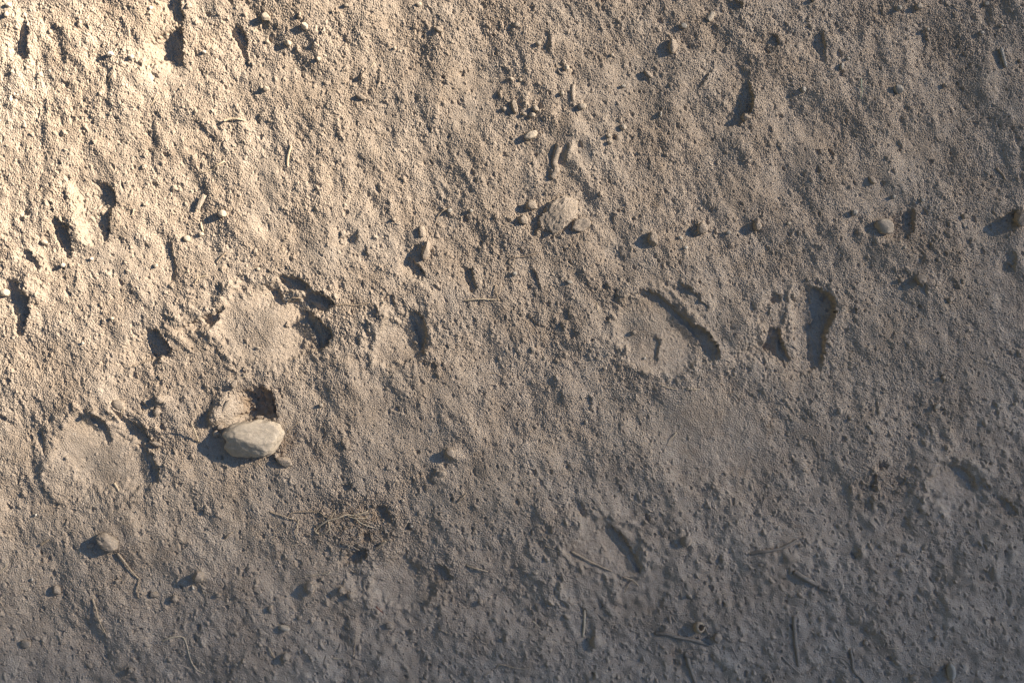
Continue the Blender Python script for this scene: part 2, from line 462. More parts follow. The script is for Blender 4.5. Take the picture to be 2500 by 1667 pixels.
 ('C3', [(680,50),(730,80),(780,160),(770,220),(720,170),(690,110)], .8, 4),
 ('C3', [(510,135),(570,150),(630,205),(590,205)], .9, 2),
 ('C3', [(810,60),(850,100),(860,200),(820,160)], .7, 4),
 ('C3', [(370,390),(430,420),(410,450),(370,440)], .95, 1.5),
 ('C3', [(430,260),(500,290),(490,350),(430,320)], .8, 3),
 ('C3', [(530,690),(570,640),(585,720),(520,790)], .4, 4),
 ('C3', [(540,860),(600,900),(650,950),(600,940)], .4, 4),
 ('C3', [(850,840),(900,900),(1000,1060),(960,1050),(880,940)], .4, 4),
 ('C3', [(940,170),(1010,190),(1040,220),(980,215)], .9, 2),
 ('C3', [(1320,310),(1420,340),(1450,385),(1380,370)], .6, 4),
 ('C3', [(1800,590),(1880,500),(1900,560),(1850,640)], .6, 4),
 ('C3', [(1550,390),(1600,350),(1620,400),(1580,420)], .4, 4),
 ('C3', [(1540,1130),(1600,1060),(1660,1080),(1640,1140)], .3, 4),
 ('C3', [(1720,1200),(1800,1180),(1810,1220),(1740,1230)], .3, 4),
 ('C3', [(1740,1380),(1800,1320),(1850,1400),(1790,1420)], .5, 4),
 ('C3', [(2080,390),(2130,400),(2110,420)], .9, 2),
 ('C3', [(1750,950),(1800,910),(1780,980)], .5, 4),
 ('C3', [(220,1340),(280,1330),(260,1400),(220,1390)], .5, 4),
 ('C3', [(80,640),(140,680),(120,780),(90,740)], .5, 4),
 ('C3', [(990,910),(1040,910),(1040,950),(1000,930)], .9, 2),
 ('D0', [(500,300),(570,290),(600,380),(590,470),(590,540),(540,540),(540,480),(490,410)], .6, 4),
 ('D0', [(600,200),(660,250),(760,270),(720,320),(660,280)], .8, 3),
 ('D0', [(1370,240),(1450,260),(1500,300),(1500,460),(1440,460),(1400,330)], .7, 4),
 ('D0', [(2010,110),(2060,90),(2040,200),(2030,320),(1990,300),(2000,220)], .7, 4),
 ('D0', [(60,300),(160,300),(200,400),(100,460),(20,400)], .7, 4),
 ('D0', [(250,130),(370,150),(400,200),(310,180)], .7, 4),
 ('D0', [(2130,830),(2180,900),(2110,900)], .7, 3),
 ('D0', [(2080,460),(2150,440),(2160,560),(2080,590)], .2, 3),
 ('D0', [(1020,90),(1090,80),(1100,130),(1040,140)], .6, 4),
 ('D0', [(1290,80),(1390,50),(1390,100),(1300,110)], .4, 4),
 ('D0', [(1880,310),(1950,290),(1950,330),(1890,340)], .4, 4),
 ('D0', [(1450,600),(1510,600),(1510,660),(1460,650)], .7, 3),
 ('D1', [(430,1070),(560,1100),(640,1150),(680,1190),(690,1280),(660,1380),(620,1447),(600,1547),(590,1677),(560,1840),(520,1800),(480,1820),(455,1740),(445,1690),(455,1587),(440,1447),(500,1380),(480,1250),(440,1150)], .8, 7),
 ('D2', [(110,0),(200,0),(210,80),(280,250),(290,300),(220,300),(150,240),(60,180),(80,100)], .7, 4),
 ('D1', [(130,1130),(210,1160),(190,1230),(130,1220)], .8, 3),
 ('D1', [(0,1240),(110,1250),(100,1350),(20,1400)], .7, 3),
 ('D1', [(-30,880),(20,860),(80,940),(30,930)], .4, 4),
 ('D1', [(1210,620),(1190,540),(1290,420),(1390,400),(1380,560),(1330,650),(1250,680)], .9, 3),
 ('D1', [(2130,520),(2220,420),(2300,400),(2260,600),(2200,590)], .4, 3),
 ('D1', [(1330,970),(1390,970),(1380,1060),(1480,1080),(1480,1180),(1400,1160),(1340,1060)], .3, 3),
 ('D1', [(490,560),(540,540),(530,620),(490,600)], .4, 4),
 ('D1', [(790,580),(850,570),(930,650),(900,700),(830,640)], .6, 4),
 ('D1', [(1010,640),(1040,640),(1040,720),(1000,710)], .8, 3),
 ('D1', [(1430,700),(1530,700),(1530,780),(1440,770)], .6, 3),
 ('D1', [(1380,860),(1480,810),(1480,870),(1400,910)], .6, 3),
 ('D1', [(2200,780),(2280,760),(2270,960),(2190,950)], .6, 4),
 ('D1', [(1810,650),(1890,660),(1900,760),(1830,740)], .6, 4),
 ('D1', [(780,1270),(860,1280),(880,1330),(800,1330)], .6, 4),
 ('D1', [(1150,930),(1220,920),(1230,990),(1160,980)], .6, 4),
 ('D1', [(1650,1080),(1720,960),(1760,1100),(1700,1120)], .5, 4),
 ('D2', [(1650,1215),(1800,1220),(1870,1270),(1920,1330),(1920,1447),(1890,1447),(1860,1380),(1790,1300),(1700,1240)], .85, 6),
 ('D3', [(1940,20),(2040,60),(2100,130),(2140,190),(2070,190),(2000,120)], .8, 5),
 ('D2', [(930,1350),(1030,1260),(1060,1330),(1000,1447),(940,1430)], .8, 3),
 ('D2', [(1070,1210),(1130,1180),(1150,1230),(1080,1260)], .95, 2),
 ('D2', [(1280,1200),(1420,1230),(1420,1290),(1330,1270)], .8, 4),
 ('D2', [(1170,1310),(1290,1320),(1330,1390),(1220,1390)], .8, 3),
 ('D3', [(880,90),(940,90),(945,140),(890,140)], .95, 1.5),
 ('D2', [(1560,1010),(1640,1060),(1700,1090),(1630,1090)], .8, 3),
 ('D2', [(1570,910),(1680,960),(1700,1030),(1620,970)], .6, 4),
 ('D2', [(1000,525),(1030,530),(1030,560),(1005,555)], .95, 1),
 ('D2', [(735,955),(770,960),(765,1005),(738,1000)], .95, 1),
 ('D2', [(1250,600),(2290,600),(2290,640),(2250,640)][0:0] or [(2245,600),(2290,605),(2285,650),(2250,650)], .95, 1),
 ('D2', [(200,660),(260,680),(310,750),(250,740)], .6, 4),
 ('D2', [(970,700),(1060,620),(1060,760),(1010,820)], .5, 5),
 ('D2', [(2090,1160),(2170,1210),(2200,1300),(2130,1260)], .6, 4),
 ('D2', [(350,770),(400,770),(400,820),(360,820)], .7, 4),
 ('D2', [(1240,100),(1320,130),(1320,220),(1260,180)], .6, 4),
 ('D3', [(510,730),(560,730),(550,780),(520,780)], .8, 3),
 ('D3', [(790,460),(830,420),(840,520),(800,520)], .4, 4),
 ('D3', [(1130,530),(1210,520),(1190,560),(1140,560)], .6, 3),
 ('D3', [(1870,640),(1920,700),(1930,770),(1890,720)], .5, 4),
 ('D3', [(680,880),(720,850),(740,920),(700,920)], .6, 3),
 ('D3', [(760,1060),(800,1070),(850,1090),(810,1100)], .9, 1.5),
 ('D3', [(1140,1180),(1200,1180),(1200,1260),(1150,1250)], .6, 3),
 ('D3', [(1520,1480),(1550,1400),(1560,1500),(1540,1520)], .4, 3),
 ('D3', [(40,1280),(90,1280),(90,1320),(50,1320)], .8, 3),
 ('D3', [(1000,380),(1060,440),(1060,500),(1010,450)], .5, 4),
 ('D3', [(330,380),(400,400),(380,450),(330,420)], .5, 4),
 ('D3', [(1200,250),(1240,230),(1250,300),(1210,300)], .7, 3),
 ('D3', [(1740,440),(1810,400),(1830,450),(1760,470)], .7, 3),
]
DEEP = {('C1', (1290, 1100)), ('D1', (430, 1070)), ('D2', (110, 0)), ('D2', (1650, 1215)), ('D3', (1940, 20)), ('C3', (920, 260)),
        ('C3', (680, 50)), ('C1', (640, 1270)), ('C2', (700, 0)), ('D0', (500, 300)), ('D1', (130, 1130)), ('C1', (1740, 600)),
        ('C1', (1320, 700)), ('D1', (2130, 520)), ('C0', (2200, 830))}
for tl, pts, kd, back in HOLLOWS:
    q = T(tl, pts)
    ar = abs(sum(q[i][0] * q[(i + 1) % len(q)][1] - q[(i + 1) % len(q)][0] * q[i][1] for i in range(len(q)))) / 2
    key = (tl, pts[0])
    deep = key in DEEP or (tl[0] in 'AB' and ar > 850) or kd > .93
    if deep:
        hollow(q, min(0.95, kd + 0.12), 1.08, back)
    else:
        hollow(q, min(0.9, kd), 0.72 if tl[0] in 'AB' else 0.66, back, strong=False)


def row_blur(a, sig):
    r = int(sig * 2) + 1
    k = np.exp(-0.5 * (np.arange(-r, r + 1) / sig) ** 2)
    k /= k.sum()
    out = np.zeros_like(a)
    for i, w in enumerate(k):
        out += w * np.roll(a, i - r, axis=0)
    return out


HU = row_blur(HU, 1.2)
# resample the sun-aligned raster into the photo frame with a ragged-edge warp
W1 = band(9, 26, 101) * 1.5
W2 = band(9, 26, 102) * 1.5
GX, GY = np.meshgrid(xs, ys)
PXw = GX + W1
PYw = GY + W2
uu = (PXw * CA - PYw * SA - U0) / US
vv = (PXw * SA + PYw * CA - V0) / US
uu = np.clip(uu, 0, NU - 2.001)
vv = np.clip(vv, 0, NV - 2.001)
iu = uu.astype(np.int32)
iv = vv.astype(np.int32)
fu = (uu - iu).astype(np.float32)
fv = (vv - iv).astype(np.float32)
H = (HU[iv, iu] * (1 - fu) * (1 - fv) + HU[iv, iu + 1] * fu * (1 - fv) + HU[iv + 1, iu] * (1 - fu) * fv + HU[iv + 1, iu + 1] * fu * fv)
del uu, vv, iu, iv, fu, fv, W1, W2, HU


def soft(cx, cy, rx, ry, ang=0.0, power=2.0):
    ca, sa = math.cos(math.radians(ang)), math.sin(math.radians(ang))
    dx, dy = GX - cx, GY - cy
    a = (dx * ca + dy * sa) / rx
    b = (-dx * sa + dy * ca) / ry
    return np.exp(-(a * a + b * b) ** (power / 2.0)).astype(np.float32)


# floors pressed flat by the hooves (cx, cy, rx, ry, angle)
PRINTS = [(640, 800, 120, 95, 20), (255, 1105, 120, 85, 30), (1600, 815, 105, 85, 30), (970, 830, 60, 75, 80),
          (1480, 1335, 80, 70, 40), (985, 1430, 70, 62, 20), (2335, 1190, 60, 55, 30), (1730, 1070, 150, 110, 20),
          (1430, 1440, 60, 50, 0), (1575, 1450, 60, 60, 0)]
PR = np.zeros_like(H)
RING = np.zeros_like(H)
_gx, _gy = GX, GY
GX = _gx + band(70, 200, 41) * 9 + band(16, 40, 42) * 2.5
GY = _gy + band(70, 200, 43) * 9 + band(16, 40, 44) * 2.5
for p in PRINTS:
    PR = np.maximum(PR, soft(*p, power=8))
for p in PRINTS[:7]:
    q = (p[0], p[1], p[2] * 1.22 + 6, p[3] * 1.22 + 6, p[4])
    RING = np.maximum(RING, soft(*q, power=4) - soft(*p, power=8))
GX, GY = _gx, _gy
# churned, crumbly places
ROUGH = [(310, 110, 50, 60, 0, .8), (570, 100, 60, 60, 0, .7), (230, 310, 60, 60, 0, .3), (150, 500, 25, 50, 0, .9),
         (790, 700, 110, 35, 35, .9), (860, 760, 60, 90, 70, .8), (1040, 640, 160, 110, 0, .5), (1250, 560, 110, 70, 0, .6),
         (1310, 620, 120, 60, 40, .7), (620, 620, 130, 40, 25, .5), (480, 720, 60, 60, 0, .6), (90, 960, 110, 80, 0, .8),
         (350, 1030, 90, 30, 40, .8), (560, 960, 60, 50, 0, 1.0), (690, 1110, 60, 50, 0, .8), (880, 1270, 150, 95, 10, 1.5),
         (1300, 1280, 90, 70, 0, .7), (1080, 1390, 60, 70, 0, .7), (2170, 1170, 110, 70, 20, 1.2), (2330, 1330, 90, 50, 0, .8),
         (1340, 830, 60, 50, 0, .6), (1560, 930, 110, 40, 20, .7), (1480, 700, 100, 40, 20, .5), (2230, 560, 60, 60, 0, .7),
         (2330, 620, 130, 130, 0, .5), (2350, 80, 130, 80, 0, .6), (1750, 120, 200, 110, 0, .5), (1300, 280, 90, 60, 0, .7),
         (820, 200, 200, 90, 60, .5), (1150, 60, 200, 70, 0, .5), (150, 800, 120, 60, 0, .5), (500, 130, 80, 60, 0, .6),
         (1040, 110, 100, 80, 0, .6), (2000, 40, 200, 60, 0, .4)]
RG = np.zeros_like(H)
for cx, cy, rx, ry, an, am in ROUGH:
    RG = np.maximum(RG, am * soft(cx, cy, rx, ry, an, 3))
# lumpy crusted zone in the lower right
LUMP = 1 / (1 + np.exp(-((GX * 0.25 + GY * 0.97) - 1560) / 90.0)).astype(np.float32)
FINE = (1.0 - 0.50 * LUMP) * (1 - 0.3 * PR) * (1 + 0.45 * RG)
patch = 0.5 + 0.5 * np.clip(band(150, 500, 5) * 0.6 + 0.3, -1, 1)

H -= 8.0 * PR * (1 - soft(1730, 1070, 220, 180, 0, 6))
H += 6.0 * RING * (0.7 + 0.5 * band(18, 60, 45))
KEEP = (1 - 0.8 * PR)
nz = band(20, 55, 3, (68, 1.4))
H += 0.8 * nz * (1 - 0.6 * PR) * (0.5 + 0.7 * patch)
nz = band(50, 140, 4, (65, 1.4))
H += 1.8 * nz * (1 - 0.75 * PR)
nz = band(150, 600, 6)
H += 4.5 * nz
# scattered dimples and little swells, elongated down to the right
nz = band(12, 34, 12, (66, 1.35))
H -= 3.2 * np.maximum(nz - 1.55, 0) * KEEP
nz = band(14, 40, 14, (66, 1.25))
H += (1.1 + 2.4 * LUMP) * np.maximum(nz - 1.2, 0) * KEEP
nz = band(26, 60, 8)
H += LUMP * 1.5 * np.maximum(nz, -0.5)
# pushed-up rims and ridges round the prints (points, width, height)
def stroke(pts, wid, hh):
    pts = [tuple(p) for p in pts]
    x0 = min(p[0] for p in pts) - 4 * wid
    x1 = max(p[0] for p in pts) + 4 * wid
    y0 = min(p[1] for p in pts) - 4 * wid
    y1 = max(p[1] for p in pts) + 4 * wid
    i0, i1 = max(0, int((x0 - RX0) / RS)), min(NX, int((x1 - RX0) / RS))
    j0, j1 = max(0, int((y0 - RY0) / RS)), min(NY, int((y1 - RY0) / RS))
    X, Y = GX[j0:j1, i0:i1] + SWX[j0:j1, i0:i1], GY[j0:j1, i0:i1] + SWY[j0:j1, i0:i1]
    best = np.full(X.shape, 1e9)
    tb = np.zeros(X.shape)
    n = len(pts) - 1
    for k in range(n):
        (ax, ay), (bx, by) = pts[k], pts[k + 1]
        L = (bx - ax) ** 2 + (by - ay) ** 2
        t = np.clip(((X - ax) * (bx - ax) + (Y - ay) * (by - ay)) / L, 0, 1)
        d = np.hypot(X - ax - t * (bx - ax), Y - ay - t * (by - ay))
        m_ = d < best
        best[m_] = d[m_]
        tb[m_] = ((k + t) / n)[m_]
    fadeE = np.clip(np.minimum(tb, 1 - tb) * 5, 0.15, 1)
    H[j0:j1, i0:i1] += (hh * fadeE * np.exp(-(best / wid) ** 2)).astype(np.float32)


SWX = band(14, 60, 61) * 2.5
SWY = band(14, 60, 62) * 2.5
for pts, wid, hh in [
        ([(600, 672), (556, 705), (530, 755), (528, 810), (550, 855)], 13, 7), ([(550, 855), (620, 885), (700, 885), (780, 860)], 14, 4),
        ([(530, 655), (630, 668), (700, 700), (770, 735), (822, 800), (815, 850)], 14, 5), ([(480, 740), (500, 800), (540, 860)], 18, 5),
        ([(400, 740), (450, 790), (500, 850)], 10, 4), ([(440, 700), (480, 760)], 10, 4),
        ([(935, 790), (912, 845), (905, 905)], 8, 7), ([(1040, 740), (1052, 800), (1035, 870)], 10, 4), ([(940, 930), (990, 960), (1030, 930)], 12, 3),
        ([(165, 430), (176, 500), (195, 580), (215, 630)], 15, 7), ([(118, 470), (112, 540), (140, 620)], 14, 4), ([(290, 440), (300, 500), (285, 580)], 14, 3),
        ([(110, 1120), (104, 1170), (135, 1215), (190, 1235)], 12, 6), ([(190, 1235), (270, 1235), (350, 1215)], 12, 3),
        ([(215, 1000), (280, 1040), (330, 1080), (375, 1120), (400, 1170)], 10, 5), ([(290, 990), (360, 1030), (430, 1090)], 10, 5),
        ([(1525, 700), (1500, 760), (1505, 840), (1535, 890)], 12, 5), ([(1570, 690), (1650, 735), (1730, 815), (1775, 890)], 10, 4),
        ([(1535, 890), (1610, 915), (1700, 905)], 12, 4), ([(1934, 690), (1928, 750), (1930, 820), (1948, 890)], 11, 9),
        ([(1950, 680), (2020, 690), (2060, 740), (2050, 820)], 12, 3), ([(1860, 700), (1850, 780), (1880, 870)], 10, 5),
        ([(2250, 1140), (2235, 1190), (2260, 1250)], 12, 5), ([(2310, 1120), (2380, 1130), (2420, 1190)], 12, 4),
        ([(1385, 1290), (1370, 1350), (1365, 1420)], 12, 4), ([(1490, 1270), (1560, 1330), (1590, 1410)], 10, 4),
        ([(1375, 1400), (1365, 1450), (1400, 1495)], 7, 5), ([(1462, 1440), (1480, 1490), (1520, 1520)], 7, 4),
        ([(905, 1400), (900, 1470), (930, 1510)], 9, 5), ([(45, 610), (100, 630), (110, 700), (80, 760)], 12, 5)]:
    stroke(pts, wid, hh)
# mounds: soft swellings and half-buried clods (cx, cy, rx, ry, angle, height, power)
MOUNDS = [(75, 690, 26, 52, 10, 12, 3), (545, 990, 24, 34, 25, 20, 3), (525, 1020, 18, 22, 0, 14, 3), (560, 935, 28, 14, -10, 12, 3),
          (655, 970, 10, 40, -15, 8, 3), (270, 1005, 22, 16, 30, 9, 3), (400, 975, 14, 10, 0, 9, 3),
          (860, 1545, 16, 38, 4, 11, 3), (760, 1430, 14, 16, 0, 8, 3), (490, 1405, 18, 20, 0, 9, 3), (830, 1440, 14, 12, 0, 6, 3),
          (1110, 1110, 20, 14, 20, 9, 3), (1065, 1165, 15, 13, 0, 9, 3), (1390, 370, 8, 25, 20, 9, 3), (1450, 455, 60, 20, 50, 5, 3),
          (1280, 252, 9, 20, 15, 8, 3), (1345, 110, 8, 20, 0, 7, 3), (2050, 555, 14, 22, 20, 8, 3), (2100, 575, 10, 22, 0, 7, 3),
          (1900, 830, 10, 30, 20, 12, 3), (1455, 1565, 12, 16, 0, 8, 3), (1330, 1570, 16, 30, 35, 8, 3), (1680, 1320, 16, 14, 0, 7, 3),
          (1600, 1375, 10, 16, -20, 6, 3), (2100, 1345, 12, 22, -20, 8, 3), (2345, 1390, 16, 14, 0, 7, 3), (1985, 1450, 12, 16, 0, 7, 3),
          (1930, 1360, 16, 14, 0, 7, 3), (2430, 1385, 14, 20, 0, 7, 3), (2260, 1400, 12, 14, 0, 6, 3), (2030, 1495, 14, 14, 0, 6, 3),
          (2090, 1510, 24, 12, 0, 8, 3), (1875, 1520, 10, 14, 0, 6, 3), (1770, 1620, 12, 12, 0, 6, 3), (2350, 1630, 12, 12, 0, 7, 3),
          (470, 760, 40, 10, 40, 5, 3), (440, 830, 50, 10, 40, 5, 3)]
for cx, cy, rx, ry, an, hh, pw in MOUNDS:
    H += hh * soft(cx, cy, rx, ry, an, pw)


# ---- settle the relief so that each hollow's wall really throws the shadow its outline asks for
def bil(A, fx_, fy_):
    fx_ = np.clip(fx_, 0, A.shape[1] - 1.001)
    fy_ = np.clip(fy_, 0, A.shape[0] - 1.001)
    i = fx_.astype(np.int32)
    j = fy_.astype(np.int32)
    u_ = (fx_ - i).astype(np.float32)
    v_ = (fy_ - j).astype(np.float32)
    return (A[j, i] * (1 - u_) + A[j, i + 1] * u_) * (1 - v_) + (A[j + 1, i] * (1 - u_) + A[j + 1, i + 1] * u_) * v_


UU, VV = np.meshgrid(U0 + US * np.arange(NU), V0 + US * np.arange(NV))
G0 = bil(H, ((UU * CA + VV * SA) - RX0) / RS, ((-UU * SA + VV * CA) - RY0) / RS)
# the wanted outline, ragged like the edges it belongs to
w1, w2 = band(9, 26, 101) * 1.5, band(9, 26, 102) * 1.5
xi, yi = ((UU * CA + VV * SA) - RX0) / RS, ((-UU * SA + VV * CA) - RY0) / RS
WU = UU - 0
WV = VV - 0
dx_, dy_ = bil(w1, xi, yi), bil(w2, xi, yi)
wi = np.clip(((UU + dx_ * CA - dy_ * SA) - U0) / US, 0, NU - 1).astype(np.int32)
wj = np.clip(((VV + dx_ * SA + dy_ * CA) - V0) / US, 0, NV - 1).astype(np.int32)
WN = WANT[wj, wi]
del UU, VV, xi, yi, WU, WV, wi, wj
G1 = G0.copy()
P = np.full(NV, -1e3, np.float32)
run = np.zeros(NV, np.float32)
out = np.full(NV, 999.0, np.float32)
for i in range(NU - 1, -1, -1):
    P -= TE * US
    h = G1[:, i]
    w = WN[:, i]
    run = np.where(w, run + US, 0)
    out = np.where(w, 0, out + US)
    marg = 1.6 + np.minimum(3.0, 0.06 * run)
    h = np.where(w & (P > -90), np.minimum(h, P - marg), np.where(w | (out > 45), h, np.maximum(h, np.minimum(P + 0.2, h + 9))))
    G1[:, i] = h
    P = np.maximum(P, h)
DG = row_blur(G1 - G0, 0.9)
H += bil(DG, (GX * CA - GY * SA - U0) / US, (GX * SA + GY * CA - V0) / US)
del G0, G1, DG, WN, w1, w2, dx_, dy_

nz = band(3.0, 5.2, 1)
H += (0.42 + 0.30 * patch) * nz * FINE
nz = band(6, 14, 2)
H += 0.30 * nz * FINE * (0.4 + 0.9 * patch)
nz = band(8, 18, 13)
H -= 2.2 * np.maximum(nz - 1.6, 0) * KEEP


# ---- crumbs: small lumps of soil that are part of the surface
def stamp_shape(r, rs):
    n = int(math.ceil(r * 1.5 / RS)) + 1
    yy, xx = np.mgrid[-n:n + 1, -n:n + 1] * RS
    an = rs.uniform(0, math.pi)
    k = rs.uniform(0.62, 1.0)
    a = xx * math.cos(an) + yy * math.sin(an)
    b = -xx * math.sin(an) + yy * math.cos(an)
    d2 = (a / r) ** 2 + (b / (r * k)) ** 2
    th = np.arctan2(b, a)
    d2 *= (1 + 0.16 * np.sin(3 * th + rs.uniform(0, 6)) + 0.10 * np.sin(5 * th + rs.uniform(0, 6))) ** 2
    z = np.sqrt(np.clip(1 - d2, 0, 1)) * r * rs.uniform(0.65, 1.05)
    return z.astype(np.float32), n


CR = np.zeros_like(H)
dens = np.clip(0.10 + 1.0 * RG + 0.16 * patch - 0.15 * PR - 0.05 * LUMP, 0.04, 1.6)
dens = np.clip(dens + 0.12 * (GX < 1500) * (GY < 900), 0, 1.4)
for r, count in ((1.9, 42000), (2.4, 34000), (3.2, 12000), (4.3, 3200), (5.6, 1300), (7.2, 520), (9.5, 170)):
    lib = [stamp_shape(r * rng.uniform(0.85, 1.2), rng) for _ in range(40)]
    X = rng.integers(30, NX - 30, count)
    Y = rng.integers(30, NY - 30, count)
    keep = rng.uniform(0, 1.3, count) < dens[Y, X]
    K = rng.integers(0, 40, count)
    for x, y, k in zip(X[keep], Y[keep], K[keep]):
        z, n = lib[k]
        sl = CR[y - n:y + n + 1, x - n:x + n + 1]
        if sl.shape == z.shape:
            np.maximum(sl, z, out=sl)
H += CR * 0.85
# small pits
PT = np.zeros_like(H)
for r, count in ((3.5, 2600), (5.5, 1000), (8, 260)):
    lib = [stamp_shape(r * rng.uniform(0.85, 1.2), rng) for _ in range(30)]
    X = rng.integers(30, NX - 30, count)
    Y = rng.integers(30, NY - 30, count)
    K = rng.integers(0, 30, count)
    for x, y, k in zip(X, Y, K):
        z, n = lib[k]
        sl = PT[y - n:y + n + 1, x - n:x + n + 1]
        if sl.shape == z.shape:
            np.maximum(sl, z, out=sl)
H -= PT * 0.9 * (1 - 0.6 * PR)

# moist, darker soil where the crust is broken
MO = np.zeros_like(H)
for cx, cy, rx, ry, an, am in [(625, 985, 48, 38, 10, 1.0), (700, 1085, 16, 26, 30, .9), (880, 1275, 100, 62, 10, .8), (860, 1570, 22, 50, 5, .4),
                               (1395, 515, 20, 22, 40, .5), (2185, 560, 26, 30, 0, .6), (1755, 1010, 14, 20, 0, .3), (1680, 1105, 24, 16, 0, .5),
                               (1880, 1040, 10, 30, 10, .5), (1805, 1150, 26, 16, 0, .4), (1660, 1600, 30, 26, 0, .5), (2170, 1180, 80, 50, 0, .3),
                               (1170, 1570, 40, 30, 0, .4), (2035, 250, 12, 8, 0, .3), (2465, 545, 20, 24, 0, .3), (410, 110, 25, 40, 0, .2)]:
    MO = np.maximum(MO, am * soft(cx, cy, rx, ry, an, 3))
MO *= np.clip(0.75 + 0.4 * band(12, 40, 21), 0.2, 1.1)


def hgt(px, py):
    i = min(max(int((px - RX0) / RS), 0), NX - 1)
    j = min(max(int((py - RY0) / RS), 0), NY - 1)
    return float(H[j, i]) * PX


def hbox(px, py, r, q=30):
    i0, i1 = int((px - r - RX0) / RS), int((px + r - RX0) / RS) + 1
    j0, j1 = int((py - r - RY0) / RS), int((py + r - RY0) / RS) + 1
    return float(np.percentile(H[max(j0, 0):j1, max(i0, 0):i1], q)) * PX


# ------------------------------------------------------------------ the ground sheet
def axis(lo, hi, step):
    core = np.arange(lo, hi + step, step)
    def grow(n1, n2):
        out, s, d = [], step, 0.0
        for k in range(n1):
            s *= 1.022
            d += s
            out.append(d)
        for k in range(n2):
            s *= 1.17
            d += s
            out.append(d)
        return np.array(out)
    g = grow(70, 80)
    return np.concatenate([core[0] - g[::-1], core, core[-1] + g])


AX = axis(-40, 2540, MESH_STEP)
AY = axis(-40, 1707, MESH_STEP)
ixf = np.mod((AX - RX0) / RS, NX - 1)
iyf = np.mod((AY - RY0) / RS, NY - 1)
ix = ixf.astype(np.int32)
iy = iyf.astype(np.int32)
tx = (ixf - ix).astype(np.float32)[None, :]
ty = (iyf - iy).astype(np.float32)[:, None]
ix2 = np.minimum(ix + 1, NX - 1)
iy2 = np.minimum(iy + 1, NY - 1)


def resample(a):
    return (a[np.ix_(iy, ix)] * (1 - tx) * (1 - ty) + a[np.ix_(iy, ix2)] * tx * (1 - ty)
            + a[np.ix_(iy2, ix)] * (1 - tx) * ty + a[np.ix_(iy2, ix2)] * tx * ty)


Z = resample(H)
MV = resample(MO)
far = np.maximum(np.maximum(-AX, AX - 2500)[None, :], np.maximum(-AY, AY - 1667)[:, None])
fade = np.clip(1 - (far - 4000) / 20000.0, 0, 1)
Z = Z * fade
VX, VY = np.meshgrid((AX - 1250) * PX, (833.5 - AY) * PX)
n_y, n_x = VX.shape
co = np.empty((n_y * n_x, 3), np.float32)
co[:, 0] = VX.ravel()
co[:, 1] = VY.ravel()
co[:, 2] = (Z * PX).ravel()
vid = np.arange(n_y * n_x, dtype=np.int32).reshape(n_y, n_x)
quads = np.stack([vid[:-1, :-1], vid[1:, :-1], vid[1:, 1:], vid[:-1, 1:]], axis=-1).reshape(-1, 4)
me = bpy.data.meshes.new("ground")
me.vertices.add(len(co))
me.vertices.foreach_set("co", co.ravel())
me.loops.add(quads.size)
me.loops.foreach_set("vertex_index", quads.ravel())
me.polygons.add(len(quads))
me.polygons.foreach_set("loop_start", np.arange(0, quads.size, 4, dtype=np.int32))
try:
    me.polygons.foreach_set("loop_total", np.full(len(quads), 4, dtype=np.int32))
except Exception:
    pass
me.update(calc_edges=True)
me.attributes.new("moist", 'FLOAT', 'POINT').data.foreach_set("value", np.clip(MV, 0, 1).astype(np.float32).ravel())
me.materials.append(M_SOIL)
try:
    me.shade_smooth()
except Exception:
    me.polygons.foreach_set("use_smooth", np.ones(len(quads), bool))
ground = bpy.data.objects.new("ground", me)
ground['kind'] = 'structure'
ground['label'] = 'dry trodden tan soil full of hoof prints and crumbs'
COL.objects.link(ground)
del co, quads, vid, VX, VY, Z, MV

# ------------------------------------------------------------------ added out-of-view leafy blocker that thins the low sun
# Its leaves float about 55 m away towards the sun; their density is fitted to the wanted fade of light.
def shade_depth(px, py):
    g = np.interp(py, [-600, 90, 840, 1080, 1300, 1580, 1900], [-0.05, 0.0, 0.22, 0.7, 1.5, 2.75, 3.6])
    x = np.maximum(px - 120, 0)
    return np.clip(0.00086 * x + g * (1 - 0.15 * x / 1000.0), 0, 3.8)


def link_raw(name, verts, faces, mat, parent=None, smooth=False):
    m = bpy.data.meshes.new(name)
    m.from_pydata(verts, [], faces)
    m.materials.append(mat)
    if smooth:
        for p in m.polygons:
            p.use_smooth = True
    o = bpy.data.objects.new(name, m)
    COL.objects.link(o)
    if parent is not None:
        o.parent = parent
    return o


M_BARK = dusty("blocker_bark", (0.16, 0.12, 0.09), 0.3, (0.5, 4, 30), 0.02, speck=False)
M_LEAF, _nt, _b = new_mat("blocker_leaf")
_b.inputs["Base Color"].default_value = (0.06, 0.09, 0.03, 1)
LEAF = 0.034
D0, D1 = 52.0, 60.0
X0, X1, Y0, Y1 = -1500, 5200, -1400, 3600
area = (X1 - X0) * (Y1 - Y0) * PX * PX * math.sin(math.radians(SUN_EL))
n_try = int(area * 3.8 / (LEAF * LEAF * 0.25))
r3 = np.random.default_rng(5)
qx = r3.uniform(X0, X1, n_try)
qy = r3.uniform(Y0, Y1, n_try)
ok = r3.uniform(0, 3.8, n_try) < shade_depth(qx, qy)
qx, qy = qx[ok], qy[ok]
dd = r3.uniform(D0, D1, len(qx))
cen = np.stack([(qx - 1250) * PX + sun_dir.x * dd, (833.5 - qy) * PX + sun_dir.y * dd, sun_dir.z * dd], axis=1)
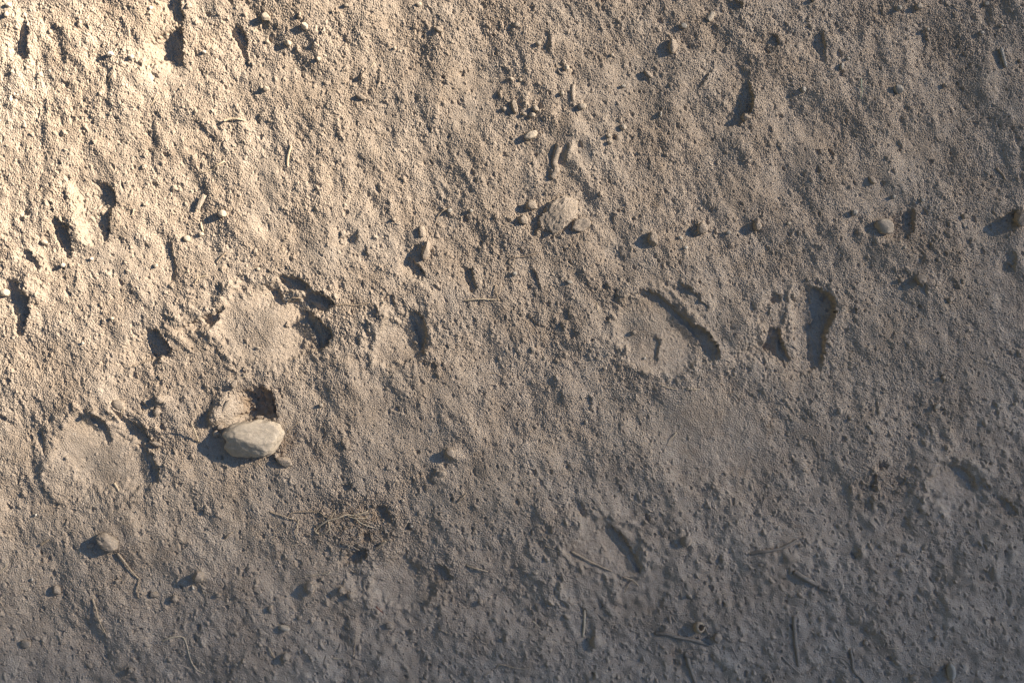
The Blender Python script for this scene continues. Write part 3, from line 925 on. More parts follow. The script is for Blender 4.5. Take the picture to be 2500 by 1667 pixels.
# filler leaf mass that completes the blocker, lower and further to the right, out of the way of the light that reaches the soil
cc = Vector(((2600 - 1250) * PX, (833.5 - 2600) * PX, 0)) + sun_dir * 56
m = 16000
ph = r3.uniform(0, 2 * math.pi, m)
ct = r3.uniform(-1, 1, m)
rr = r3.uniform(0.15, 1, m) ** 0.4 * (1 + 0.25 * np.sin(3 * ph + 4 * ct))
ball = np.stack([np.cos(ph) * np.sqrt(1 - ct ** 2) * rr * 4.2, np.sin(ph) * np.sqrt(1 - ct ** 2) * rr * 4.2, ct * rr * 5.0], axis=1)
cb = np.array([cc.x + 1.6, cc.y - 3.6, cc.z - 5.2])
ball += cb
s_h = np.array([sun_dir.x, sun_dir.y]) / sun_dir.z
gx = (ball[:, 0] - s_h[0] * ball[:, 2]) / PX + 1250
gy = 833.5 - (ball[:, 1] - s_h[1] * ball[:, 2]) / PX
keepb = ~((gx < X1) & (gx > -4500) & (gy < Y1) & (gy > -4500))
ball = ball[keepb]
cen = np.concatenate([cen, ball])
size = np.concatenate([np.full(len(cen) - len(ball), LEAF), r3.uniform(0.14, 0.26, len(ball))])
nrm = r3.standard_normal((len(cen), 3))
nrm /= np.linalg.norm(nrm, axis=1)[:, None]
t1 = np.cross(nrm, r3.standard_normal((len(cen), 3)))
t1 /= np.linalg.norm(t1, axis=1)[:, None]
t2 = np.cross(nrm, t1)
hs = (size * 0.5)[:, None]
LV = np.stack([cen - t1 * hs * 1.25, cen + t2 * hs * 0.8, cen + t1 * hs * 1.25, cen - t2 * hs * 0.8], axis=1).reshape(-1, 3)
base = Vector((cb[0], cb[1], 0))
LV -= np.array(base)
sun_blocker = bpy.data.objects.new("sun_blocker", None)
COL.objects.link(sun_blocker)
sun_blocker.location = base
sun_blocker['label'] = 'added out-of-view leafy blocker thinning the low sun'
sun_blocker['category'] = 'sun_blocker'
lm = bpy.data.meshes.new("blocker_leaves")
lm.from_pydata(LV.tolist(), [], np.arange(len(LV)).reshape(-1, 4).tolist())
lm.materials.append(M_LEAF)
blocker_leaves = bpy.data.objects.new("blocker_leaves", lm)
COL.objects.link(blocker_leaves)
blocker_leaves.parent = sun_blocker
tv, tf = [], []
NSK = 14
stem = [(0, 0, -0.3, .75), (0.1, 0, 1, .55), (0.2, 0.1, 6, .45), (0.0, 0.3, 12, .38), (0.1, 0.2, 18, .30), (0, 0.4, 23, .2), (-0.2, 0.8, 26, .1)]
for j, (x, y, z, r) in enumerate(stem):
    for i in range(NSK):
        a = 2 * math.pi * i / NSK
        w = r * (1 + 0.12 * math.sin(3 * a + j))
        tv.append((x + w * math.cos(a), y + w * math.sin(a), z))
for j in range(len(stem) - 1):
    for i in range(NSK):
        a, b2 = j * NSK + i, j * NSK + (i + 1) % NSK
        tf.append((a, b2, b2 + NSK, a + NSK))
tf.append(tuple(range((len(stem) - 1) * NSK, len(stem) * NSK)))
blocker_trunk = link_raw('blocker_trunk', tv, tf, M_BARK, sun_blocker, True)
for k in range(7):
    an = k * 2.2
    z0 = 15 + k * 1.3
    pts = [Vector((0.1, 0.2, z0)), Vector((math.cos(an) * 1.3, math.sin(an) * 1.3, z0 + 0.9)), Vector((math.cos(an) * 2.9, math.sin(an) * 2.9, z0 + 1.4))]
    bv, bf = [], []
    for j, p in enumerate(pts):
        for i in range(8):
            a = 2 * math.pi * i / 8
            r = (0.16, 0.10, 0.03)[j]
            bv.append((p.x - math.sin(an) * math.cos(a) * r, p.y + math.cos(an) * math.cos(a) * r, p.z + math.sin(a) * r))
    for j in range(2):
        for i in range(8):
            a, b2 = j * 8 + i, j * 8 + (i + 1) % 8
            bf.append((a, b2, b2 + 8, a + 8))
    link_raw('blocker_limb', bv, bf, M_BARK, sun_blocker, True)

# added unseen dark slopes that cut sky light all round except towards the sun
M_SKY_BLOCKER = dusty("sky_blocker_dark", (0.035, 0.04, 0.028), 0.3, (0.05, 0.4, 3), 0.3, speck=False)
rv, rf = [], []
prof = [(20, -1), (25, 11), (32, 27), (40, 45), (54, 56), (90, 42), (130, -1)]
NA = 90
for a in range(NA + 1):
    an = math.radians(50 + 304 * a / NA)
    endk = min(1.0, min(a, NA - a) / 12.0) ** 0.7
    for k, (r, z) in enumerate(prof):
        n = mnoise.noise(Vector((math.cos(an) * 2.5, math.sin(an) * 2.5, k * 0.35)))
        r2 = r * (1 + 0.12 * n)
        rv.append((r2 * math.cos(an), r2 * math.sin(an), z * endk * (1 + 0.25 * n) if z > 0 else z))
npf = len(prof)
for a in range(NA):
    for k in range(npf - 1):
        i = a * npf + k
        rf.append((i, i + npf, i + npf + 1, i + 1))
rm = bpy.data.meshes.new("sky_blocker")
rm.from_pydata(rv, [], rf)
rm.materials.append(M_SKY_BLOCKER)
vs_o = bpy.data.objects.new("sky_blocker", rm)
vs_o['kind'] = 'structure'
vs_o['label'] = 'added unseen dark slopes that cut the sky light'
COL.objects.link(vs_o)


# ------------------------------------------------------------------ object helpers
def link_mesh(name, verts, faces, mat, parent=None, smooth=True):
    m = bpy.data.meshes.new(name)
    m.from_pydata(verts, [], faces)
    m.materials.append(mat)
    if smooth:
        for p in m.polygons:
            p.use_smooth = True
    m.update()
    o = bpy.data.objects.new(name, m)
    COL.objects.link(o)
    if parent is not None:
        o.parent = parent
    return o


def tag(o, label, cat, group=None):
    o['label'] = label
    o['category'] = cat
    if group:
        o['group'] = group
    return o


def stone_mesh(rx, ry, rz, seed, box=0.78, rough=0.17, outline=None, cuts=(), res=None, fine=0.0, mid=0.0, nplanes=5):
    """verts of a stone centred on the origin; rx, ry, rz half sizes in metres; box < 1 squarer"""
    rs = random.Random(seed)
    big = max(rx, ry)
    if res is None:
        res = 14 if big < 0.004 else (22 if big < 0.012 else 40)
    nt, nph = res * 2, res
    off = Vector((rs.uniform(-90, 90), rs.uniform(-90, 90), rs.uniform(-90, 90)))
    planes = list(cuts)
    for _ in range(nplanes):
        d = Vector((rs.gauss(0, 1), rs.gauss(0, 1), rs.gauss(0, .8))).normalized()
        planes.append((d, rs.uniform(0.70, 0.92)))
    vs, fs = [], []

    def place(c, s, sp, cp, orad):
        d = Vector((c * cp * orad, s * cp * orad, sp))
        n = mnoise.noise(d * 1.3 + off) * rough + mnoise.noise(d * 3.1 + off) * rough * 0.45
        d = d * (1 + n)
        for pn, pd in planes:
            e = d.dot(pn) - pd + 0.04
            if e > 0:
                d = d - pn * (e * e / (e + 0.08)) * 0.9
        if mid:
            d = d * (1 + mid * (mnoise.noise(d * 4.5 + off) + 0.6 * mnoise.noise(d * 8 - off)))
        if fine:
            f = mnoise.noise(d * 9 + off) * fine + mnoise.noise(d * 22 + off) * fine * 0.5
            d = d * (1 + f)
        return (d.x * rx, d.y * ry, d.z * rz)

    def orad_at(th):
        if not outline:
            return 1.0
        return outline(th)
    for j in range(1, nph):
        ph = -math.pi / 2 + math.pi * j / nph
        cp = abs(math.cos(ph)) ** box
        sp = math.copysign(abs(math.sin(ph)) ** box, math.sin(ph))
        for i in range(nt):
            th = 2 * math.pi * i / nt
            vs.append(place(math.cos(th), math.sin(th), sp, cp, orad_at(th)))
    vs.append(place(1, 0, -1, 0, 1))
    vs.append(place(1, 0, 1, 0, 1))
    for j in range(nph - 2):
        for i in range(nt):
            a, b = j * nt + i, j * nt + (i + 1) % nt
            fs.append((a, b, b + nt, a + nt))
    s_, n_ = len(vs) - 2, len(vs) - 1
    for i in range(nt):
        fs.append((s_, (i + 1) % nt, i))
        fs.append((n_, (nph - 2) * nt + i, (nph - 2) * nt + (i + 1) % nt))
    return vs, fs


def rot2(vs, ang):
    c, s = math.cos(math.radians(ang)), math.sin(math.radians(ang))
    return [(x * c - y * s, x * s + y * c, z) for x, y, z in vs]


def add_stone(name, cat, group, label, px, py, rx, ry, ang=0, rz=None, mat='peb', lift=0.45, seed=None, z=None, **kw):
    """px, py centre; rx, ry half sizes in photo pixels; ang counter-clockwise in the photo; lift = share of rz above ground"""
    rz = rz if rz is not None else min(rx, ry) * 0.85
    seed = seed if seed is not None else int(px * 31 + py * 7)
    vs, fs = stone_mesh(rx * PX, ry * PX, rz * PX, seed, **kw)
    vs = rot2(vs, ang)
    o = link_mesh(name, vs, fs, MATS[mat])
    x, y = world_xy(px, py)
    zb = hbox(px, py, max(rx, ry) * 0.9, 40) if z is None else z
    o.location = (x, y, zb + rz * PX * lift)
    return tag(o, label, cat, group)


def spline(pts, sub=5):
    if len(pts) == 2:
        pts = [pts[0], ((pts[0][0] * .5 + pts[1][0] * .5), (pts[0][1] * .5 + pts[1][1] * .5)), pts[1]]
    P = [pts[0]] + list(pts) + [pts[-1]]
    out = []
    for i in range(1, len(P) - 2):
        for k in range(sub):
            t = k / sub
            out.append(tuple(0.5 * ((2 * P[i][c]) + (-P[i - 1][c] + P[i + 1][c]) * t
                                    + (2 * P[i - 1][c] - 5 * P[i][c] + 4 * P[i + 1][c] - P[i + 2][c]) * t * t
                                    + (-P[i - 1][c] + 3 * P[i][c] - 3 * P[i + 1][c] + P[i + 2][c]) * t ** 3) for c in (0, 1)))
    out.append(tuple(pts[-1]))
    return out


def tube_geo(pts, w, seed, lift=0.72, taper=0.5, jit=0.5, knots=0.15, flat=1.0, zlift=None, nsec=8):
    """pts in photo pixels, w = width in photo pixels; follows the ground"""
    rs = random.Random(seed)
    sp = spline(pts, 6)
    n = len(sp)
    # ground heights, smoothed
    hs = [hbox(p[0], p[1], max(3.0, w * .5), 70) for p in sp]
    for _ in range(6):
        hs = [hs[0]] + [(hs[i - 1] + 2 * hs[i] + hs[i + 1]) / 4 for i in range(1, n - 1)] + [hs[-1]]
    path = []
    for i, p in enumerate(sp):
        t = i / (n - 1)
        r = w * 0.5 * PX * (1 - taper * t) * (1 + knots * mnoise.noise(Vector((i * 0.45, seed * 1.7, 0))))
        x, y = world_xy(p[0] + mnoise.noise(Vector((i * .5, seed, 1))) * jit, p[1] + mnoise.noise(Vector((i * .5, seed, 5))) * jit)
        z = hs[i] + r * (2 * lift - 1)
        if zlift:
            z += zlift(t) * PX
        path.append((Vector((x, y, z)), r))
    vs, fs = [], []
    for i, (p, r) in enumerate(path):
        d = (path[min(i + 1, n - 1)][0] - path[max(i - 1, 0)][0]).normalized()
        side = d.cross(Vector((0, 0, 1)))
        if side.length < 1e-6:
            side = Vector((1, 0, 0))
        side.normalize()
        up = side.cross(d).normalized()
        for k in range(nsec):
            a = 2 * math.pi * k / nsec
            rr = r * (1 + 0.10 * mnoise.noise(Vector((i * .8, k * 1.3, seed))))
            v = p + side * math.cos(a) * rr + up * math.sin(a) * rr * flat
            vs.append(tuple(v))
    for i in range(n - 1):
        for k in range(nsec):
            a, b = i * nsec + k, i * nsec + (k + 1) % nsec
            fs.append((a, b, b + nsec, a + nsec))
    fs.append(tuple(range(nsec))[::-1])
    fs.append(tuple(range((n - 1) * nsec, n * nsec)))
    return vs, fs


def add_twig(name, cat, group, label, tile, pts, w, mat='twig', branches=(), width_px=None, **kw):
    s = TILE[tile][2]
    P = T(tile, pts)
    seed = int(P[0][0] * 13 + P[0][1] * 3)
    vs, fs = tube_geo(P, w * s * 1.02, seed, **kw)
    o0 = Vector(vs[0])
    vs = [tuple(Vector(v) - o0) for v in vs]
    o = link_mesh(name, vs, fs, MATS[mat])
    o.location = o0
    tag(o, label, cat, group)
    for bp, bw in branches:
        bv, bf = tube_geo(T(tile, bp), bw * s * 1.02, seed + 5, **kw)
        bv = [tuple(Vector(v) - o0) for v in bv]
        link_mesh('side_branch', bv, bf, MATS[mat], o)
    return o


exec_items = True
# ------------------------------------------------------------------ the big loose stone
def big_outline(th):
    pts = [(0, 1.0), (20, 0.98), (45, 1.04), (75, 0.98), (95, 0.93), (115, 0.97), (140, 1.10), (160, 1.07), (180, 0.97),
           (205, 1.10), (225, 1.14), (250, 1.0), (270, 1.02), (295, 0.98), (320, 0.95), (345, 0.97), (360, 1.0)]
    d = math.degrees(th) % 360
    for (a, ra), (b, rb) in zip(pts, pts[1:]):
        if a <= d <= b:
            t = (d - a) / (b - a)
            t = t * t * (3 - 2 * t)
            return ra + (rb - ra) * t
    return 1.0


big = add_stone('stone', 'stone', None, 'largest pale rounded stone lying just below its freshly dug hollow', 626, 1069, 73, 46, 4,
                rz=36, mat='stone', lift=0.78, seed=5, box=0.78, rough=0.10, outline=big_outline, res=80, fine=0.008, mid=0.03, nplanes=1,
                cuts=[(Vector((-0.45, -0.62, 0.64)).normalized(), 0.76), (Vector((0.15, 0.35, 0.92)).normalized(), 0.86)])

S = add_stone
# name, category, group, label, px, py, rx, ry, angle, kw
def tl(tile, x, y):
    return T(tile, [(x, y)])[0]


G_ST = 'stones lying on the soil'
G_PB = 'pebbles scattered on the soil'
G_CL = 'soil clods lying on the ground'
ITEMS = [
 # name, label, tile, x, y, rx, ry, ang, rz(px or None), mat, lift, extra
 ('clod', 'flat rounded clod with a tiny pebble on its top, largest of the upper middle', 'C1', 598, 455, 178, 122, 48, 15, 'clod', .45, dict(box=.45, rough=.30, fine=.06, mid=.12, res=60)),
 ('pebble', 'tiny pebble sitting on top of the largest flat clod', 'C1', 618, 408, 22, 26, 0, None, 'peb', 3.4, {}),
 ('clod', 'wedge clod touching the upper left of the largest flat clod', 'C1', 355, 370, 56, 40, -15, 11, 'clod', .5, dict(box=.7, rough=.16, fine=.05)),
 ('clod', 'small clod with a dark left flank left of the largest flat clod', 'C1', 280, 495, 44, 46, 20, 11, 'clod', .5, dict(box=.8, rough=.16, fine=.05)),
 ('clod', 'flat clod slab at the lower right edge of the largest flat clod', 'C1', 790, 540, 90, 55, 20, 10, 'clod', .5, dict(box=.6, rough=.2, fine=.06)),
 ('stone', 'angular pale stone at the left edge beside the deep dark hollow', 'A1', 52, 1235, 48, 42, 20, 12, 'stone', .6, dict(box=.85, rough=.15)),
 ('pebble', 'round pebble casting a long shadow in the upper left quarter', 'A1', 2135, 482, 46, 43, 0, 11, 'stone', .85, dict(box=1.0, rough=.06)),
 ('pebble', 'rounded pebble below left of the pebble with the long shadow', 'A1', 1785, 712, 38, 36, 0, 9, 'stone', .6, dict(rough=.1)),
 ('pebble', 'small pebble right of the rough strip under the pebble with the long shadow', 'A1', 1922, 672, 26, 24, 0, 6, 'stone', .6, {}),
 ('pebble', 'almond pebble left of the dark slot below the hook-shaped hollow', 'A1', 420, 748, 38, 26, -10, 7, 'stone', .5, {}),
 ('pebble', 'white pebble just under the dark slot at the left', 'A1', 612, 970, 26, 24, 0, 7, 'white', .7, {}),
 ('pebble', 'oval pebble with a dark side below the hook-shaped hollow', 'A1', 1490, 972, 24, 22, 0, 6, 'stone', .6, {}),
 ('pebble', 'tiny bright pebble at the foot of the hook-shaped hollow', 'A1', 880, 910, 22, 18, 30, 5, 'white', .6, {}),
 ('pebble', 'small pebble above the round left hoof print rim', 'A1', 1075, 1478, 24, 20, 0, 6, 'stone', .6, {}),
 ('pebble', 'blunt pebble above the round left hoof print, on its upper left', 'B1', 120, 1008, 24, 22, 0, 6, 'peb', .7, {}),
 ('pebble', 'tiny pebble on the lip of the square dark pit right of the round hoof print', 'B1', 1318, 1325, 18, 16, 0, 5, 'stone', 1.2, {}),
 ('pebble', 'white pebble at the top left corner', 'A0', 85, 50, 30, 26, 0, 7, 'white', .6, {}),
 ('pebble', 'tall pebble below the corner pebble at the left edge', 'A0', 70, 145, 24, 34, 0, 7, 'stone', .6, {}),
 ('pebble', 'pale oval stone in the crumbly patch near the top left', 'A0', 1068, 525, 44, 26, 8, 8, 'white', .5, {}),
 ('pebble', 'whitish pebble over the small dark pit near the top left', 'A0', 1265, 555, 28, 26, 0, 7, 'white', .7, {}),
 ('pebble', 'small pebble right of the long dark trough at the top', 'A0', 1955, 500, 22, 20, 0, 6, 'white', .7, {}),
 ('pebble', 'bright pebble in the upper left slope', 'A0', 1440, 75, 24, 20, 0, 5, 'white', .5, {}),
 ('stone', 'angular grey-sided stone near the top left with a jagged shadow', 'B0', 190, 160, 46, 40, -40, 11, 'stone', .6, dict(box=.9, rough=.2)),
 ('stone', 'teardrop stone right of the angular stone near the top left', 'B0', 572, 262, 42, 30, -35, 9, 'stone', .65, dict(rough=.1)),
 ('stone', 'bean-shaped stone below the angular stone near the top left', 'B0', 405, 415, 38, 28, -25, 8, 'stone', .6, dict(rough=.1)),
 ('pebble', 'small dark-sided pebble left of the bean-shaped stone', 'B0', 195, 392, 24, 20, 0, 6, 'peb', .6, {}),
 ('pebble', 'upright pebble below the bean-shaped stone', 'B0', 700, 575, 22, 28, 20, 6, 'stone', .6, {}),
 ('pebble', 'cone-like pebble with a pointed shadow below the bean-shaped stone', 'B0', 195, 855, 30, 28, 0, 9, 'peb', .6, {}),
 ('clod', 'smooth wedge clod right of the cone-like pebble', 'B0', 1110, 930, 50, 22, -20, 7, 'clod', .5, dict(fine=.03)),
 ('pebble', 'bright pebble at the top edge left of centre', 'B0', 1660, 45, 28, 24, 0, 7, 'stone', .6, {}),
 ('pebble', 'small pebble near the top left of centre', 'B0', 965, 55, 24, 20, 0, 6, 'peb', .6, {}),
 ('pebble', 'tiny pebble above the blank slope at the upper left of centre', 'B0', 1425, 462, 18, 16, 0, 5, 'stone', .6, {}),
 ('clod', 'smooth clod above the middle of the left twig', 'B0', 1850, 290, 42, 24, -35, 7, 'clod', .5, dict(fine=.03)),
 ('pebble', 'grey pebble at the right end of the row above the leaf fragment', 'B1', 1950, 445, 30, 26, 0, 8, 'grey', .6, {}),
 ('pebble', 'grey pebble left of the row above the largest flat clod', 'B1', 2155, 450, 28, 22, 0, 7, 'grey', .6, {}),
 ('pebble', 'small pebble with a blunt shadow left of the standing finger of soil', 'B1', 1420, 535, 24, 20, 0, 6, 'peb', .6, {}),
 ('clod', 'finger-shaped upright clod left of the largest flat clod', 'B1', 1730, 825, 36, 92, -14, 15, 'clod', .55, dict(box=.7, rough=.12, fine=.04)),
 ('clod', 'rounded clod just above the finger-shaped clod', 'B1', 1690, 650, 34, 56, 0, 9, 'clod', .5, dict(rough=.2, fine=.05)),
 ('pebble', 'pebble left of the angular curl near the top middle', 'C0', 222, 225, 32, 24, 0, 7, 'peb', .6, {}),
 ('pebble', 'round pebble under the trough near the top middle', 'C0', 415, 392, 28, 24, -25, 7, 'peb', .7, {}),
 ('pebble', 'oval pebble at the end of the small dark groove in the upper middle', 'C0', 660, 605, 30, 24, 0, 8, 'stone', .7, {}),
 ('stone', 'smooth grey stone below the curled leaf scrap near the top', 'C0', 1695, 232, 30, 26, -30, 8, 'grey', .7, {}),
 ('clod', 'capsule-shaped clod below the smooth grey stone near the top', 'C0', 1600, 410, 38, 72, 0, 12, 'clod', .5, dict(box=.8, fine=.04)),
 ('stone', 'whitish knobbly stone in the upper middle', 'C0', 345, 1195, 62, 36, 28, 11, 'stone', .65, dict(box=.7, rough=.18, fine=.03)),
 ('pebble', 'egg-shaped pebble above the whitish knobbly stone', 'C0', 392, 965, 26, 32, 30, 8, 'peb', .7, {}),
 ('pebble', 'flat pebble touching the egg-shaped pebble from below', 'C0', 357, 1022, 36, 26, 0, 7, 'peb', .7, {}),
 ('pebble', 'pebble left of the flat pebble in the upper middle cluster', 'C0', 292, 1012, 24, 20, 0, 6, 'peb', .6, {}),
 ('clod', 'tongue-shaped clod left of the upper middle pebble cluster', 'C0', 205, 945, 30, 58, 10, 9, 'clod', .5, dict(fine=.04)),
 ('pebble', 'pale pebble left of the tongue-shaped clod', 'C0', 112, 965, 22, 22, 0, 6, 'peb', .6, {}),
 ('pebble', 'stubby stone left of the short peg in the upper middle', 'C0', 622, 835, 22, 22, 0, 7, 'stone', .7, {}),
 ('stone', 'rounded stone below right of the short peg in the upper middle', 'C0', 800, 945, 40, 30, 20, 10, 'peb', .6, {}),
 ('stone', 'pale rounded stone beside the small curved hollow in the upper middle', 'C0', 1165, 1125, 30, 28, 0, 8, 'peb', .6, {}),
 ('pebble', 'upper of two touching pebbles below the narrow groove', 'C0', 1037, 1205, 24, 22, 0, 7, 'stone', .7, {}),
 ('pebble', 'lower of two touching pebbles below the narrow groove', 'C0', 1048, 1262, 26, 20, 0, 7, 'peb', .6, {}),
 ('clod', 'squat knobbly clod with a broad shadow in the upper right', 'C0', 2250, 1030, 44, 44, 0, 13, 'clod', .55, dict(rough=.18, fine=.05)),
 ('pebble', 'narrow upright pebble below the wedge clod in the upper middle', 'C0', 1495, 1010, 14, 28, -5, 5, 'grey', .7, {}),
 ('pebble', 'small bright pebble in the top middle among crumbs', 'C0', 1065, 487, 18, 18, 0, 5, 'stone', .6, {}),
 ('pebble', 'tiny pebble right of the pair at the left of the upper middle', 'C0', 257, 712, 18, 16, 0, 5, 'stone', .6, {}),
 ('pebble', 'slanting pebble of the pair at the left of the upper middle', 'C0', 177, 702, 22, 16, -40, 5, 'stone', .6, {}),
 ('clod', 'wedge clod pointing right in the upper middle', 'C0', 1385, 655, 46, 20, -45, 7, 'clod', .5, dict(fine=.03)),
 ('pebble', 'small round pebble in the centre of the upper middle slope', 'C0', 1165, 762, 22, 18, 0, 6, 'grey', .6, {}),
 ('pebble', 'smooth seed-like pebble under the largest flat clod', 'C1', 687, 1045, 32, 18, -15, 6, 'grey', .6, {}),
 ('pebble', 'round pebble below the thin twigs under the left of the flat clod', 'C1', 205, 970, 28, 26, 0, 8, 'grey', .5, {}),
 ('pebble', 'white seed-like pebble right of the fan-shaped clod', 'C1', 1668, 655, 24, 15, -20, 5, 'white', .6, {}),
 ('pebble', 'white chip below the seed-like pebble right of the fan-shaped clod', 'C1', 1710, 742, 22, 16, 30, 5, 'white', .6, {}),
 ('clod', 'fan-shaped crumbly clod with a rounded shadow right of centre', 'C1', 1425, 665, 48, 62, 0, 12, 'clod', .5, dict(rough=.25, fine=.08)),
 ('clod', 'hump-shaped clod with a grey flank right of centre', 'C1', 1862, 572, 48, 56, -30, 14, 'clod', .5, dict(rough=.12, fine=.04)),
 ('pebble', 'pebble right of the hump-shaped clod', 'C1', 2090, 607, 26, 20, 0, 6, 'grey', .6, {}),
 ('clod', 'rounded soil lump between the hump-shaped clod and the loose stone on the right', 'D1', -5, 545, 40, 46, 0, 12, 'clod', .5, dict(rough=.16, fine=.05)),
 ('stone', 'loose grey-tan stone beside its dark socket on the right', 'D1', 1110, 556, 86, 68, -20, 19, 'peb', .7, dict(box=.72, rough=.14, fine=.015)),
 ('pebble', 'round pebble left of the loose stone on the right', 'D1', 852, 432, 32, 32, 0, 9, 'grey', .7, {}),
 ('pebble', 'pebble above the loose stone on the right', 'D1', 1200, 292, 22, 20, 0, 6, 'grey', .7, {}),
 ('pebble', 'round pebble above right of the loose stone', 'D1', 1450, 322, 24, 22, 0, 7, 'grey', .7, {}),
 ('pebble', 'low pebble halfway between the loose stone and the right edge', 'D1', 1830, 462, 32, 28, 0, 8, 'clod', .6, {}),
 ('stone', 'rough stone half cut by the right edge', 'D1', 2312, 480, 58, 82, -25, 20, 'clod', .55, dict(rough=.15, fine=.04)),
 ('clod', 'blocky clod with a dark crack under it below the loose stone', 'D1', 1435, 1025, 52, 46, -15, 11, 'clod', .55, dict(box=.55, rough=.15, fine=.05)),
 ('pebble', 'pebble below the blocky clod on the right', 'D1', 1690, 1200, 30, 24, 0, 7, 'clod', .6, {}),
 ('pebble', 'small bright pebble right of the hump-shaped clod on the right', 'D1', 270, 530, 20, 18, 0, 5, 'stone', .6, {}),
 ('pebble', 'small pebble above the right hoof print', 'D1', 1270, 1028, 28, 22, 0, 6, 'clod', .6, {}),
 ('pebble', 'tiny pebble at the lip of the cavity below the loose stone', 'D1', 1292, 740, 18, 14, 0, 4, 'stone', .6, {}),
 ('clod', 'wedge clod above the loose stone on the right', 'D1', 1010, 150, 44, 24, -50, 7, 'clod', .5, dict(fine=.03)),
 ('stone', 'pale greenish stone in the upper right', 'D0', 1228, 795, 44, 38, -40, 11, 'grey', .7, dict(box=.8, rough=.14)),
 ('pebble', 'dark-sided pebble left of the pale greenish stone', 'D0', 400, 795, 28, 28, 0, 8, 'grey', .7, {}),
 ('pebble', 'upright pebble beside the long shaded trough at the upper right', 'D0', 735, 592, 20, 36, -15, 7, 'grey', .6, {}),
 ('pebble', 'dark pebble near the top right beside a larger pale one', 'D0', 1240, 78, 32, 28, 0, 8, 'grey', .6, {}),
 ('pebble', 'pale flat pebble near the top right', 'D0', 1415, 65, 34, 32, -40, 8, 'peb', .6, {}),
 ('pebble', 'pebble cut by the top edge on the right', 'D0', 488, 5, 26, 20, 0, 8, 'grey', .8, {}),
 ('pebble', 'small pebble above the shaded pocket at the top right', 'D0', 1505, 260, 20, 18, 0, 6, 'grey', .7, {}),
 ('pebble', 'white crumbly pebble near the top right corner', 'D0', 2150, 232, 20, 22, 0, 6, 'stone', .6, {}),
 ('pebble', 'pebble above the straw scrap at the upper right', 'D0', 1655, 757, 24, 22, 0, 7, 'clod', .6, {}),
 ('pebble', 'pebble in the shaded groove near the top right corner', 'D0', 1972, 297, 24, 24, 0, 7, 'grey', .6, {}),
 ('pebble', 'dark pebble at the top edge near the right corner', 'D0', 2015, 38, 24, 22, 0, 7, 'grey', .6, {}),
 ('pebble', 'small flat pebble above the green blade', 'D0', 790, 520, 20, 14, -20, 5, 'grey', .6, {}),
 ('pebble', 'small pebble at the right edge below the top corner', 'D0', 2310, 545, 22, 20, 0, 6, 'clod', .6, {}),
 ('pebble', 'smooth slanting capsule pebble right of the empty patch on the right', 'D2', 1588, 695, 40, 24, 42, 7, 'stone', .7, {}),
 ('pebble', 'tiny pebble below the tall right hoof print', 'D2', 822, 803, 18, 14, 0, 5, 'stone', .6, {}),
 ('pebble', 'pebble sunk in a dark hole near the right edge', 'D2', 2266, 672, 20, 18, 0, 5, 'stone', 1.0, {}),
 ('pebble', 'grey pebble left of the pebble sunk in a hole', 'D2', 2112, 682, 24, 24, 0, 6, 'grey', .4, {}),
 ('pebble', 'small clump below the short bent crease on the right', 'D2', 1640, 440, 22, 18, 0, 6, 'clod', .6, {}),
 ('stone', 'upright egg-shaped stone near the lower right corner', 'D3', 1566, 1462, 36, 70, 4, 14, 'grey', .6, dict(rough=.08)),
 ('clod', 'low oval lump left of the egg-shaped stone', 'D3', 1275, 1520, 42, 26, 0, 8, 'clod', .5, dict(fine=.03)),
 ('pebble', 'small pebble between two tiny holes on the lower right', 'D3', 1462, 1200, 22, 20, 0, 6, 'clod', .7, {}),
 ('pebble', 'rounded pebble below the middle of the lower right', 'D3', 882, 1235, 24, 24, 0, 6, 'clod', .6, {}),
 ('pebble', 'pebble beside the right tip of the bent twig on the lower right', 'D3', 350, 438, 20, 18, 0, 5, 'clod', .6, {}),
 ('stone', 'half-buried stone with a dark crack on its left at the lower left', 'A3', 895, 405, 92, 62, -30, 20, 'clod', .55, dict(box=.75, rough=.16, fine=.04)),
 ('clod', 'sliver clod in the shadow of the half-buried stone', 'A3', 755, 440, 32, 18, 20, 5, 'clod', .6, {}),
 ('pebble', 'round pebble right of the long shadow twig at the lower left', 'A3', 962, 735, 22, 20, 0, 6, 'clod', .6, {}),
 ('clod', 'pointed clod with a triangular shadow at the lower left', 'A3', 468, 805, 30, 40, 30, 11, 'clod', .5, dict(fine=.03)),
 ('clod', 'standing clod with a shadow left of the bottom pair', 'A3', 1645, 690, 42, 46, 0, 13, 'clod', .5, dict(rough=.15, fine=.04)),
 ('clod', 'crumbly clod at the end of the lower left twig', 'A3', 1265, 845, 36, 22, -15, 8, 'clod', .6, dict(rough=.25, fine=.06)),
 ('pebble', 'rounded lump below the crumbly clod at the lower left', 'A3', 1435, 875, 28, 34, 20, 9, 'clod', .6, dict(fine=.03)),
 ('pebble', 'pebble right of the white seed at the lower left', 'A3', 1797, 845, 22, 20, 0, 6, 'clod', .7, {}),
 ('pebble', 'white seed standing below the standing clod at the lower left', 'A3', 1585, 782, 10, 20, 20, 4, 'white', .7, {}),
 ('pebble', 'tiny white chip at the left edge of the lower left', 'A3', 263, 718, 12, 12, 0, 3.5, 'white', .7, {}),
 ('pebble', 'white speck pebble under the lower left hoof print', 'A3', 295, 188, 9, 13, 0, 3.5, 'white', .8, {}),
 ('pebble', 'round pebble near the bottom left of the middle', 'A3', 1075, 1458, 24, 24, 0, 8, 'clod', .7, {}),
 ('clod', 'crumbly lump near the bottom left corner', 'A3', 215, 1245, 44, 36, 0, 10, 'clod', .5, dict(rough=.2, fine=.06)),
 ('pebble', 'small pebble at the bottom right of the curling root', 'A3', 1937, 1412, 18, 14, 0, 5, 'peb', .7, {}),
